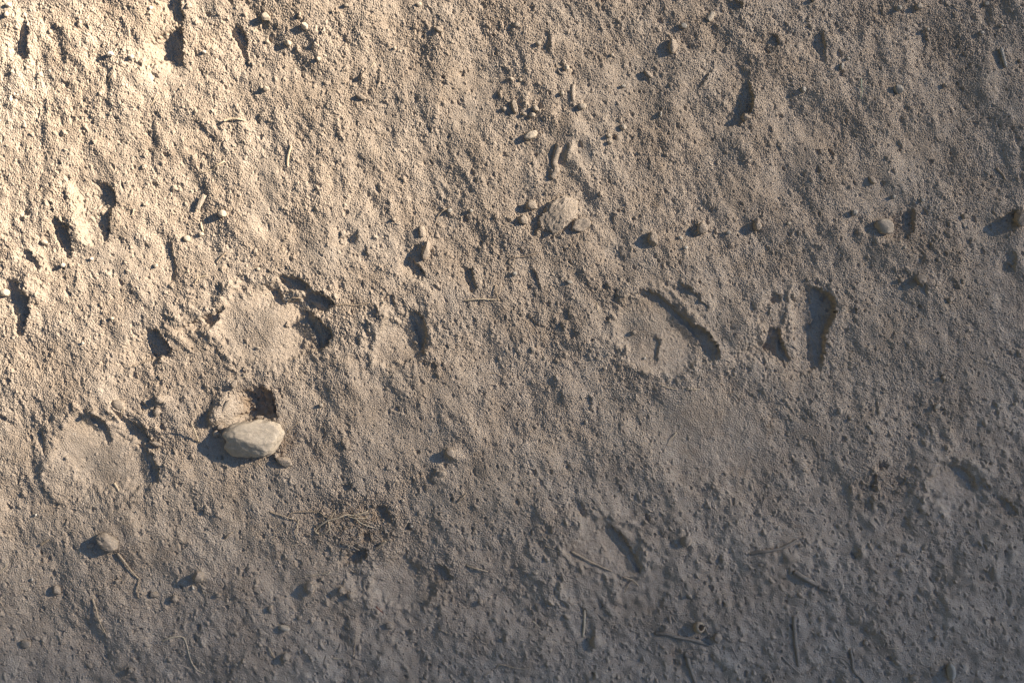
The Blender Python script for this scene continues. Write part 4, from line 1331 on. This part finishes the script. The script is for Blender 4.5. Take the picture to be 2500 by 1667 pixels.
 ('stone', 'smooth oval stone below the root tangle', 'B3', 322, 1112, 46, 24, -18, 10, 'stone', .65, dict(rough=.05)),
 ('clod', 'rounded clod leaning on a broad shadow at the bottom left of centre', 'B3', 335, 1350, 32, 34, 0, 11, 'clod', .5, dict(fine=.04)),
 ('clod', 'domed clod below the forked root under the tangle', 'B3', 535, 780, 36, 52, 0, 12, 'clod', .5, dict(fine=.03)),
 ('clod', 'left of the two soil balls beside the shaded print edge', 'B3', 793, 795, 28, 28, 0, 9, 'clod', .6, dict(fine=.03)),
 ('clod', 'right of the two soil balls beside the shaded print edge', 'B3', 862, 842, 30, 28, 0, 9, 'clod', .6, dict(fine=.03)),
 ('pebble', 'upright pebble at the left of the bottom middle', 'B3', 212, 955, 22, 30, 10, 7, 'clod', .6, {}),
 ('stone', 'smooth buried stone right of the long lump at the bottom', 'B3', 1180, 1100, 36, 26, -20, 9, 'clod', .5, {}),
 ('pebble', 'small white pebble in the broken crust right of the root tangle', 'B3', 1358, 283, 16, 16, 0, 5, 'grey', .8, {}),
 ('pebble', 'pebble above the broken crust right of the root tangle', 'B3', 1288, 72, 16, 16, 0, 5, 'peb', .8, {}),
 ('pebble', 'pebble at the right side of the bottom middle', 'B3', 1925, 905, 22, 26, 0, 7, 'clod', .6, {}),
 ('clod', 'jagged clod at the lower right foot of the largest pale stone', 'B2', 375, 1278, 78, 44, -15, 13, 'clod', .6, dict(box=.7, rough=.24, fine=.06)),
 ('clod', 'reddish lump between the largest pale stone and the jagged clod', 'B2', 290, 1222, 24, 26, 0, 8, 'clod', .7, dict(rough=.2)),
 ('clod', 'oval crumb on the upper edge of the largest pale stone', 'B2', 128, 860, 46, 18, -4, 7, 'clod', 1.6, dict(rough=.2, fine=.05)),
 ('clod', 'upper of two clods wedged at the left end of the largest pale stone', 'A2', 2118, 945, 40, 26, 15, 9, 'clod', 1.0, dict(rough=.2)),
 ('clod', 'lower of two clods wedged at the left end of the largest pale stone', 'A2', 2072, 1005, 32, 36, 0, 8, 'clod', 1.0, dict(rough=.2)),
 ('clod', 'rounded clod on the upper left lip of the dug hollow', 'A2', 2250, 540, 30, 42, -25, 8, 'clod', .6, dict(rough=.14)),
 ('clod', 'tan leaf-shaped clod standing in the left wall of the dug hollow', 'A2', 2165, 760, 24, 92, -32, 7, 'clod', .6, dict(rough=.16, fine=.04)),
 ('pebble', 'reddish pebble right of the dug hollow', 'B2', 722, 742, 22, 24, 0, 8, 'peb', .7, {}),
 ('pebble', 'pebble above right of the dug hollow at the print edge', 'B2', 112, 195, 28, 18, 10, 5, 'peb', .6, {}),
 ('clod', 'wedge clod below the middle hoof print', 'B2', 1960, 1200, 52, 44, -40, 11, 'clod', .5, dict(fine=.03)),
 ('clod', 'small notched clod left of centre low down', 'B2', 1880, 1395, 44, 36, 0, 8, 'clod', .5, dict(rough=.25, fine=.06)),
 ('clod', 'rounded clod at the left above the lower left print', 'A2', 1540, 685, 46, 36, -25, 10, 'clod', .5, dict(fine=.03)),
 ('clod', 'small clod under the rounded clod at the left', 'A2', 1505, 800, 36, 40, 0, 9, 'clod', .5, dict(fine=.03)),
 ('clod', 'domed clod above the lower left hoof print', 'A2', 1140, 735, 62, 48, -10, 10, 'clod', .4, dict(fine=.04)),
 ('pebble', 'pebble wedged at the top of the lower left print crescent', 'A2', 915, 805, 32, 26, -10, 7, 'clod', .8, {}),
 ('pebble', 'small white pebble above the lower left print', 'A2', 797, 148, 16, 16, 0, 5, 'white', .7, {}),
 ('pebble', 'small pebble on the floor of the lower left print', 'A2', 640, 1245, 22, 20, 0, 5, 'peb', .5, {}),
 ('clod', 'long flat clod beyond the upper right crescent of the lower left print', 'A2', 1500, 1110, 60, 22, -12, 8, 'clod', .6, dict(rough=.2, fine=.04)),
 ('pebble', 'small bright pebble in the shallow print right of centre', 'C2', 1355, 268, 14, 14, 0, 4, 'white', .6, {}),
 ('pebble', 'white pebble below the shallow print right of centre', 'C2', 1005, 358, 20, 16, 0, 5, 'stone', .6, {}),
 ('pebble', 'round bump at the upper edge of the wide right hoof print', 'C2', 1262, 42, 24, 22, 0, 6, 'clod', .6, {}),
 ('pebble', 'bright pebble in the crumbs below centre', 'C2', 468, 270, 16, 18, 0, 5, 'stone', .6, {}),
 ('pebble', 'tiny stone beside the pit below centre', 'C2', 838, 832, 14, 18, 0, 5, 'stone', .6, {}),
 ('stone', 'lump right of the seed cup near the bottom', 'C3', 1845, 1195, 36, 40, 0, 11, 'clod', .5, dict(rough=.1, fine=.03)),
 ('clod', 'domed lump above the bent stick near the bottom', 'C3', 850, 1225, 40, 50, 0, 11, 'clod', .45, dict(fine=.03)),
 ('clod', 'domed lump right of the shaded print at the bottom right', 'C3', 1595, 400, 44, 42, 0, 11, 'clod', .45, dict(fine=.03)),
]
CAT = dict(stone=('stone', G_ST), pebble=('pebble', G_PB), clod=('clod of soil', G_CL))
for (nm, lab, tile, x, y, rx, ry, ang, rz, mt, lift, kw) in ITEMS:
    s = TILE[tile][2]
    px, py = tl(tile, x, y)
    c, g = CAT[nm]
    q_ = 0.9 if nm == 'pebble' else 1.0
    S(nm, c, g, lab, px, py, rx * s * q_, ry * s * q_, ang, rz=rz, mat=mt, lift=lift, **kw)

# ------------------------------------------------------------------ twigs, straws, roots
G_TW = 'twigs on the soil'
G_SW = 'straws on the soil'
G_RT = 'thin roots on the soil'
K = dict(twig=('twig', G_TW), straw=('straw', G_SW), root=('root', G_RT), stick=('stick', 'sticks on the soil'), blade=('grass blade', None))
up = lambda h: (lambda t: h * math.sin(math.pi * t))
TW = [
 ('twig', 'pale bent twig bridging a pit in the upper left', 'A0', [(2150,1165),(2210,1142),(2280,1145),(2352,1160)], 24, 'straw', [], dict(zlift=lambda t: 7 - 5 * t)),
 ('straw', 'upper of two short pale straws crossed at the upper left', 'A0', [(1535,915),(1490,960),(1440,1020)], 9, 'straw', [], {}),
 ('straw', 'lower of two short pale straws crossed at the upper left', 'A0', [(1500,905),(1470,975),(1445,1000)], 8, 'straw', [], {}),
 ('twig', 'thin dark twig in the upper left slope', 'A0', [(1095,710),(1060,760),(1035,810)], 8, 'twig', [], {}),
 ('twig', 'short forked twig above the pebble with the long shadow', 'A1', [(2150,-20),(2080,20),(2030,50)], 20, 'straw', [([(2030,50),(1960,80),(1895,92)], 10)], dict(zlift=up(4))),
 ('straw', 'curved pale straw right of the hook-shaped hollow', 'A1', [(1290,440),(1275,480),(1250,510)], 14, 'straw', [], {}),
 ('straw', 'short pale stub left of the long-shadow pebble', 'A1', [(1915,560),(1925,610),(1940,645)], 24, 'straw', [], {}),
 ('twig', 'thin twig at the top left rim of the round hoof print', 'A1', [(2165,850),(2110,900),(2065,950)], 14, 'twig', [], dict(zlift=up(3))),
 ('root', 'curved rootlet left of the round hoof print top', 'A1', [(1870,1140),(1910,1090),(1990,1072)], 14, 'straw', [], dict(zlift=up(3))),
 ('straw', 'curved pale sliver under the upper left slope', 'B0', [(440,1405),(412,1480),(402,1550),(405,1600)], 26, 'straw', [], dict(lift=.6, taper=.3)),
 ('straw', 'small broken straw in the upper left of centre', 'B0', [(1228,596),(1190,655)], 12, 'straw', [], {}),
 ('straw', 'bright straw standing left of the largest pale stone, its shadow running left', 'A2', [(1905,1085),(1890,1000),(1865,905)], 16, 'straw', [], dict(zlift=lambda t: 34 * t, taper=.3)),
 ('straw', 'hooked straw above the lower left hoof print', 'A2', [(1120,862),(1165,842),(1180,770)], 9, 'straw', [], dict(zlift=up(5))),
 ('straw', 'short straw at the upper left of the dug hollow', 'A2', [(2352,462),(2290,490)], 12, 'straw', [], {}),
 ('straw', 'broad pale straw at the lower edge of the lower left print', 'A2', [(1085,1490),(1135,1560)], 30, 'straw', [], {}),
 ('twig', 'dusty twig slanting down from the half-buried stone', 'A3', [(970,500),(1020,560),(1090,660),(1150,725)], 20, 'twig', [([(1140,720),(1135,790),(1142,870)], 14)], dict(zlift=up(5))),
 ('straw', 'long slanting straw at the lower left', 'A3', [(770,870),(800,950),(830,1060),(885,1190)], 18, 'twig', [], dict(zlift=up(6))),
 ('root', 'long curling root at the bottom left', 'A3', [(1330,1225),(1400,1195),(1490,1190),(1530,1240),(1552,1330),(1572,1410),(1610,1470),(1670,1498)], 13, 'straw', [], dict(taper=.3)),
 ('twig', 'stubby twig left of the half-buried stone', 'A3', [(330,435),(400,392)], 22, 'twig', [], {}),
 ('twig', 'short twig right of the half-buried stone', 'A3', [(1845,380),(1905,332)], 15, 'twig', [], dict(zlift=up(5))),
 ('straw', 'thin straw cut by the left edge low down', 'A3', [(-20,690),(65,588)], 10, 'straw', [], {}),
 ('root', 'hair-thin root at the left edge low down', 'A3', [(-20,860),(15,920),(60,990),(140,1032)], 7, 'twig', [], {}),
 ('straw', 'thin straw under the standing clod at the lower left', 'A3', [(1655,760),(1678,862)], 8, 'straw', [], {}),
 ('root', 'hair-thin root right of the bottom left corner', 'A3', [(345,1235),(405,1312)], 8, 'twig', [], {}),
 ('root', 'small hooked rootlet right of the long curling root', 'A3', [(1745,1415),(1790,1380),(1830,1378)], 8, 'twig', [], {}),
 ('twig', 'long pale twig lying level near the centre', 'B1', [(2095,1312),(2200,1296),(2300,1296),(2425,1303)], 17, 'straw', [], dict(zlift=up(4))),
 ('twig', 'short upright twig meeting the level pale twig near the centre', 'C1', [(35,1072),(42,1130),(65,1212)], 11, 'twig', [], dict(zlift=up(4))),
 ('twig', 'forked twig with a pebble at its tip above centre', 'B1', [(1920,428),(1860,475),(1825,525)], 16, 'twig', [([(1855,480),(1830,462),(1785,395)], 6)], dict(zlift=up(4))),
 ('root', 'rootlet on the rim above the round hoof print', 'B1', [(400,1320),(445,1285),(530,1285)], 12, 'twig', [], dict(zlift=up(4))),
 ('root', 'root lying across the crumbs right of the round hoof print', 'B1', [(850,1360),(960,1345),(1060,1355),(1180,1330)], 12, 'twig', [], dict(zlift=up(3))),
 ('straw', 'thin straw resting on the right of the largest pale stone', 'B2', [(395,1005),(460,940),(515,898)], 8, 'twig', [], dict(zlift=up(8))),
 ('straw', 'short dark straw right of the dug hollow', 'B2', [(1090,828),(1050,845),(975,870)], 8, 'twig', [], {}),
 ('straw', 'short straw above the dug hollow', 'B2', [(475,430),(508,512)], 8, 'straw', [], {}),
 ('straw', 'thin straw below the largest pale stone', 'B2', [(40,1400),(28,1490)], 8, 'straw', [], {}),
 ('straw', 'tiny straw fallen below the jagged clod', 'B2', [(118,1300),(165,1350)], 9, 'straw', [], {}),
 ('root', 'long root reaching left from the root tangle', 'B3', [(190,165),(330,205),(435,237)], 13, 'twig', [], dict(zlift=up(4))),
 ('root', 'level root joining the tangle from the left', 'B3', [(345,205),(380,172),(480,165),(600,165),(650,195),(680,215)], 10, 'twig', [], dict(zlift=up(4))),
 ('straw', 'thin straw standing down from the long left root', 'B3', [(437,225),(425,300),(415,382)], 9, 'straw', [], dict(zlift=up(5))),
 ('root', 'main root arching through the tangle', 'B3', [(600,342),(575,325),(600,285),(680,230),(760,210),(830,185),(900,190),(1005,155)], 15, 'straw', [([(680,232),(688,300),(640,335),(600,344)], 10), ([(690,225),(715,190),(742,148)], 7)], dict(zlift=up(9))),
 ('root', 'upper branch root on the right of the tangle', 'B3', [(820,190),(900,212),(1000,212)], 10, 'straw', [], dict(zlift=up(9))),
 ('root', 'long root running down right out of the tangle', 'B3', [(890,195),(930,240),(985,270),(1060,298)], 12, 'straw', [], dict(zlift=up(8))),
 ('root', 'middle root on the right of the tangle', 'B3', [(880,180),(950,215),(1025,265)], 9, 'twig', [], dict(zlift=up(8))),
 ('root', 'short root crossing over the tangle centre', 'B3', [(905,205),(990,165),(1010,190)], 8, 'straw', [], dict(zlift=up(11))),
 ('twig', 'dark twig below the root tangle', 'B3', [(785,422),(860,440),(940,485)], 15, 'stick', [], dict(zlift=up(7))),
 ('twig', 'stout twig poking up right of the pit under the tangle', 'B3', [(1150,398),(1100,440),(1060,475)], 22, 'twig', [], dict(zlift=lambda t: 10 * (1 - t))),
 ('root', 'reddish rootlet below the right of the tangle', 'B3', [(1020,345),(1050,402),(1095,416)], 8, 'twig', [], dict(zlift=up(4))),
 ('root', 'curled rootlet with a thin tail below the tangle', 'B3', [(692,655),(668,672),(635,668),(520,690),(430,705)], 9, 'straw', [], dict(zlift=up(3), taper=.7)),
 ('straw', 'pale straw below the straw standing under the tangle', 'B3', [(380,442),(435,428)], 8, 'straw', [], {}),
 ('twig', 'thin twig at the lower lip of the pit under the tangle', 'B3', [(825,600),(870,650),(915,655)], 9, 'twig', [], {}),
 ('twig', 'straight twig with a dark underside right of the tangle', 'B3', [(1812,605),(1900,628),(1985,655)], 17, 'twig', [], dict(zlift=up(5))),
 ('straw', 'dark red straw in the smooth print at the bottom', 'B3', [(1068,940),(1127,998)], 10, 'red', [], {}),
 ('straw', 'thin straw right of the smooth print at the bottom', 'B3', [(1588,1128),(1690,1167)], 9, 'twig', [], {}),
 ('root', 'thin curved root at the bottom right of the smooth print', 'B3', [(1885,1178),(1935,1228),(1975,1242)], 10, 'twig', [], {}),
 ('straw', 'long thin straw under the long lump at the bottom', 'B3', [(905,1170),(890,1300),(868,1440)], 9, 'twig', [], {}),
 ('straw', 'short level straw at the bottom left of centre', 'B3', [(715,1365),(785,1370)], 9, 'straw', [], {}),
 ('straw', 'straight slanting straw at the bottom left of centre', 'B3', [(188,1265),(245,1372)], 14, 'twig', [], dict(zlift=up(4))),
 ('twig', 'short twig above right of the root tangle', 'B3', [(1742,75),(1812,12)], 14, 'twig', [], dict(zlift=up(5))),
 ('twig', 'small twig at the right of the bottom middle', 'B3', [(1950,1510),(2030,1455)], 12, 'twig', [], {}),
 ('stick', 'short upright peg in the upper middle', 'C0', [(722,755),(716,820),(722,895)], 38, 'clod', [], dict(taper=.15, lift=.6)),
 ('straw', 'pale curved rind under the oval pebble in the upper middle', 'C0', [(585,625),(612,655),(650,662)], 22, 'stick', [], {}),
 ('straw', 'thin bright straw left of the upper middle pebbles', 'C0', [(335,575),(285,615)], 9, 'straw', [], {}),
 ('stick', 'worm-shaped crusted stick above the largest flat clod', 'C1', [(600,-160),(575,-80),(555,0),(575,45),(560,85),(530,122)], 64, 'clod', [], dict(taper=.2, lift=.5, jit=2.0)),
 ('straw', 'tiny straw on the slope right of centre', 'C1', [(1895,255),(1935,312)], 9, 'twig', [], {}),
 ('twig', 'thin forked twig below the left of the flat clod', 'C1', [(150,852),(200,822),(280,820),(360,800),(435,780)], 8, 'twig', [([(190,865),(210,825),(250,815)], 6)], dict(zlift=up(3))),
 ('straw', 'short standing straw left of the wide right hoof print', 'C1', [(930,1235),(955,1322)], 10, 'straw', [], dict(zlift=up(4))),
 ('straw', 'fine straw above the wide right hoof print', 'C1', [(1590,905),(1660,965)], 9, 'twig', [], {}),
 ('straw', 'small curved straw in the slope right of the flat clod', 'C1', [(1425,342),(1472,385)], 9, 'twig', [], {}),
 ('root', 'left pale root below the wide right hoof print', 'C2', [(1500,508),(1570,530),(1650,548)], 11, 'straw', [], dict(zlift=up(3))),
 ('root', 'right pale root below the wide right hoof print', 'C2', [(1720,540),(1780,545),(1845,540)], 10, 'straw', [], dict(zlift=up(3))),
 ('straw', 'straight straw in the smooth patch right of centre', 'C2', [(1635,925),(1555,1022)], 11, 'straw', [], dict(zlift=up(4))),
 ('straw', 'thin straw below the straight straw of the smooth patch', 'C2', [(1540,1030),(1625,1057)], 7, 'twig', [], {}),
 ('straw', 'pair-forming thin straw at the left below centre', 'C2', [(-20,402),(40,405),(105,445)], 8, 'twig', [], {}),
 ('twig', 'short twig inside the dark crescent of the wide right print', 'C2', [(1825,72),(1870,50)], 9, 'twig', [], {}),
 ('stick', 'long straight stick lying across the lower middle print', 'C3', [(652,488),(750,540),(850,592),(990,655)], 19, 'twig', [], dict(zlift=up(5), taper=.4)),
 ('root', 'hair-thin root left of the long straight stick', 'C3', [(435,440),(500,465),(640,515)], 9, 'twig', [], {}),
 ('twig', 'forked twig at the right end of the long straight stick', 'C3', [(1075,700),(1160,727),(1215,785)], 15, 'twig', [([(1145,735),(1115,785),(1092,832)], 10)], dict(zlift=up(5))),
 ('straw', 'thin straw on the floor of the lower middle print', 'C3', [(605,680),(690,712),(742,755)], 8, 'stick', [], {}),
 ('straw', 'upright jointed straw below the lower middle print', 'C3', [(765,975),(762,1080),(752,1195)], 15, 'straw', [], dict(taper=-.5)),
 ('stick', 'bent grey stick at the bottom right of centre', 'C3', [(1345,1160),(1450,1165),(1520,1185),(1640,1207),(1780,1252)], 24, 'stick', [], dict(taper=-.3, zlift=up(3))),
 ('straw', 'short straw above the bent grey stick', 'C3', [(1468,1008),(1522,1075)], 11, 'twig', [], {}),
 ('straw', 'short straw at the lower left of the lower middle print', 'C3', [(338,1063),(402,1118)], 12, 'straw', [], {}),
 ('twig', 'arched twig at the bottom edge left of the lower middle', 'C3', [(35,1445),(70,1415),(150,1430),(230,1445),(315,1448)], 12, 'twig', [], dict(zlift=up(3))),
 ('stick', 'peg-shaped stick with a knobbed head at the bottom edge', 'C3', [(1605,1340),(1615,1400),(1640,1480),(1672,1568)], 32, 'stick', [([(1585,1325),(1610,1345),(1645,1345)], 36)], dict(taper=.2)),
 ('straw', 'thin upright straw right of the peg-shaped stick', 'C3', [(1958,1255),(2018,1370)], 12, 'stick', [], {}),
 ('straw', 'slanting straw in the shaded dip at the lower right', 'C3', [(1897,548),(1845,632)], 11, 'twig', [], {}),
 ('straw', 'tiny level straw below the shaded dip at the lower right', 'C3', [(1878,840),(1922,825)], 8, 'straw', [], {}),
 ('straw', 'tiny straw inside the crescent of the lower middle print', 'C3', [(1098,542),(1142,508)], 8, 'twig', [], {}),
 ('stick', 'bent twig rising to the right at the lower right', 'D3', [(-60,510),(0,492),(80,480),(180,460),(250,430),(322,392)], 20, 'stick', [], dict(taper=-.2, zlift=up(4))),
 ('stick', 'left long piece of the jointed grey stick at the lower right', 'D3', [(295,650),(360,692),(440,737),(490,762)], 38, 'stick', [], dict(taper=.1, zlift=up(3))),
 ('stick', 'right short piece of the jointed grey stick at the lower right', 'D3', [(498,780),(540,795),(575,803)], 34, 'stick', [], dict(taper=.1)),
 ('stick', 'upright smooth stick at the bottom right', 'D3', [(298,1015),(302,1150),(315,1280),(335,1425)], 34, 'stick', [], dict(taper=.1, lift=.6)),
 ('root', 'forked root at the bottom edge of the lower right', 'D3', [(755,1285),(775,1370),(778,1440),(805,1490),(850,1530),(890,1590)], 24, 'stick', [([(608,1355),(690,1365),(740,1400),(778,1452)], 14)], dict(taper=.2)),
 ('straw', 'thin straw right of the bent twig at the lower right', 'D3', [(545,408),(665,475)], 11, 'stick', [], {}),
 ('straw', 'long fine straw in the middle of the lower right', 'D3', [(1358,955),(1400,1060),(1465,1175)], 10, 'twig', [], {}),
 ('twig', 'slanting twig left of the forked root at the bottom', 'D3', [(195,1350),(290,1440),(345,1485)], 16, 'stick', [], {}),
 ('straw', 'thin straw rising right left of the forked root', 'D3', [(400,1482),(535,1383)], 9, 'twig', [], {}),
 ('straw', 'short pale straw above the small knot of roots at the lower right', 'D3', [(1058,480),(1098,497)], 8, 'straw', [], {}),
 ('root', 'small arched root in a dimple at the lower right', 'D3', [(1140,528),(1165,515),(1210,522)], 14, 'stick', [], dict(zlift=up(6))),
 ('straw', 'thin level straw below the lower right middle', 'D3', [(1055,1275),(1145,1280)], 8, 'twig', [], {}),
 ('twig', 'short twig near the right edge low down', 'D3', [(1995,1075),(2032,1145)], 10, 'twig', [], {}),
 ('straw', 'thin straw by the lower crescent at the right edge', 'D3', [(2090,200),(2190,215)], 8, 'twig', [], {}),
 ('stick', 'stout pale stick piece near the top right corner', 'D0', [(2143,435),(2160,515),(2178,602)], 38, 'grey', [], dict(taper=.3, lift=.75)),
 ('blade', 'faded green grass blade in the upper right', 'D0', [(915,695),(908,775),(918,800),(898,880)], 11, 'green', [], dict(zlift=up(4), flat=.5)),
 ('straw', 'bright white straw scrap in the upper right', 'D0', [(1853,1062),(1920,1018)], 10, 'white', [], dict(zlift=up(3))),
 ('twig', 'dark thin twig near the top right', 'D0', [(1712,48),(1780,82),(1830,100)], 10, 'stick', [], dict(zlift=up(4))),
 ('straw', 'small curved straw above the squat clod in the upper right', 'C0', [(2135,1310),(2180,1270)], 10, 'straw', [], {}),
 ('straw', 'stout short straw near the right edge under the upper right stones', 'D1', [(2115,35),(2170,90),(2195,140)], 22, 'twig', [], {}),
 ('straw', 'fine dark straw left of the upper right pebbles', 'D1', [(370,222),(412,185)], 8, 'straw', [], {}),
 ('straw', 'small hooked straw under the narrow dark print', 'D2', [(272,320),(285,298),(298,296)], 8, 'straw', [], {}),
 ('straw', 'fine level straw in the quiet patch on the right', 'D2', [(315,900),(380,906)], 7, 'twig', [], {}),
 ('twig', 'bent sliver in the short crease on the right', 'D2', [(1655,438),(1645,490),(1620,520)], 12, 'twig', [], {}),
 ('straw', 'thin twig over the broken crust at the right', 'D2', [(1215,1170),(1310,1178)], 10, 'stick', [], {}),
]
for (nm, lab, tile, pts, w, mt, br, kw) in TW:
    c, g = K[nm]
    nn = 'grass_blade' if nm == 'blade' else nm
    add_twig(nn, c, g, lab, tile, pts, w, mt, br, **kw)


# ------------------------------------------------------------------ curled scraps and the seed cup
def curl(name, label, cat, px, py, length, width, ang, mat, arc=200, rad=None):
    rad = (rad or width * 0.5) * PX
    vs, fs = [], []
    nu, nv = 10, 14
    for side in (0, 1):
        r = rad - side * 0.9 * PX
        for i in range(nu + 1):
            u = (i / nu - 0.5) * length * PX
            k = 1 - 0.35 * abs(i / nu - 0.45) ** 1.5
            for j in range(nv + 1):
                a = math.radians(90 - arc / 2 + arc * j / nv)
                rr = r * k * (1 + 0.05 * math.sin(i * 1.3 + j))
                vs.append((u + 0.8 * PX * math.sin(j * 1.1), math.cos(a) * rr, math.sin(a) * rr))
    m = (nu + 1) * (nv + 1)
    for side in (0, 1):
        for i in range(nu):
            for j in range(nv):
                a = side * m + i * (nv + 1) + j
                q = (a, a + 1, a + nv + 2, a + nv + 1)
                fs.append(q if side == 0 else q[::-1])
    rim = [i * (nv + 1) for i in range(nu + 1)] + [nu * (nv + 1) + j for j in range(1, nv + 1)] \
        + [i * (nv + 1) + nv for i in range(nu - 1, -1, -1)] + [j for j in range(nv - 1, 0, -1)]
    for a, b in zip(rim, rim[1:] + rim[:1]):
        fs.append((a, b, b + m, a + m))
    vs = rot2(vs, ang)
    o = link_mesh(name, vs, fs, mat)
    x, y = world_xy(px, py)
    o.location = (x, y, hbox(px, py, width, 40) + rad * 0.35)
    return tag(o, label, cat)


px_, py_ = tl('C0', 1935, 150)
curl('bark_curl', 'curled pale bark scrap with a dark open end near the top', 'bark curl', px_, py_, 24, 15, 55, M_STONE)
px_, py_ = tl('A1', 1920, 365)
curl('bark_flake', 'thin curved flake standing at the upper left beside the long-shadow pebble', 'bark flake', px_, py_, 40, 15, 62, M_PEB, arc=90, rad=9)

# seed cup: an open shell with a dark mouth
cx_, cy_ = tl('C3', 1697, 1103)
vs, fs = [], []
prof = [(0.0, -1.0), (0.45, -0.92), (0.82, -0.6), (1.0, -0.1), (0.95, 0.35), (0.78, 0.62), (0.60, 0.72), (0.50, 0.66), (0.52, 0.3), (0.58, -0.1), (0.42, -0.5), (0.0, -0.65)]
R = 14.5 * PX
NS = 28
for (r, z) in prof:
    for i in range(NS):
        a = 2 * math.pi * i / NS
        w = 1 + 0.07 * math.sin(3 * a + 1) + 0.04 * math.sin(7 * a)
        p = Vector((r * R * w * math.cos(a), r * R * w * math.sin(a), z * R))
        p.rotate(Vector((0, 0, 1)).rotation_difference(Vector((0.35, 0.15, 0.9)).normalized()))
        vs.append(tuple(p))
for j in range(len(prof) - 1):
    for i in range(NS):
        a, b = j * NS + i, j * NS + (i + 1) % NS
        fs.append((a, b, b + NS, a + NS))
cup = link_mesh('seed_cup', vs, fs, M_TWIG)
x_, y_ = world_xy(cx_, cy_)
cup.location = (x_, y_, hbox(cx_, cy_, 14, 40) + R * 0.45)
tag(cup, 'open hollow seed cup with a dark mouth near the bottom right', 'seed cup')
st_v, st_f = tube_geo([(cx_ + 12, cy_ - 6), (cx_ + 17, cy_ + 6), (cx_ + 24, cy_ + 20)], 6, 77, zlift=lambda t: 6 * (1 - t))
st_v = [tuple(Vector(v) - cup.location) for v in st_v]
link_mesh('stalk', st_v, st_f, M_STICK, cup)
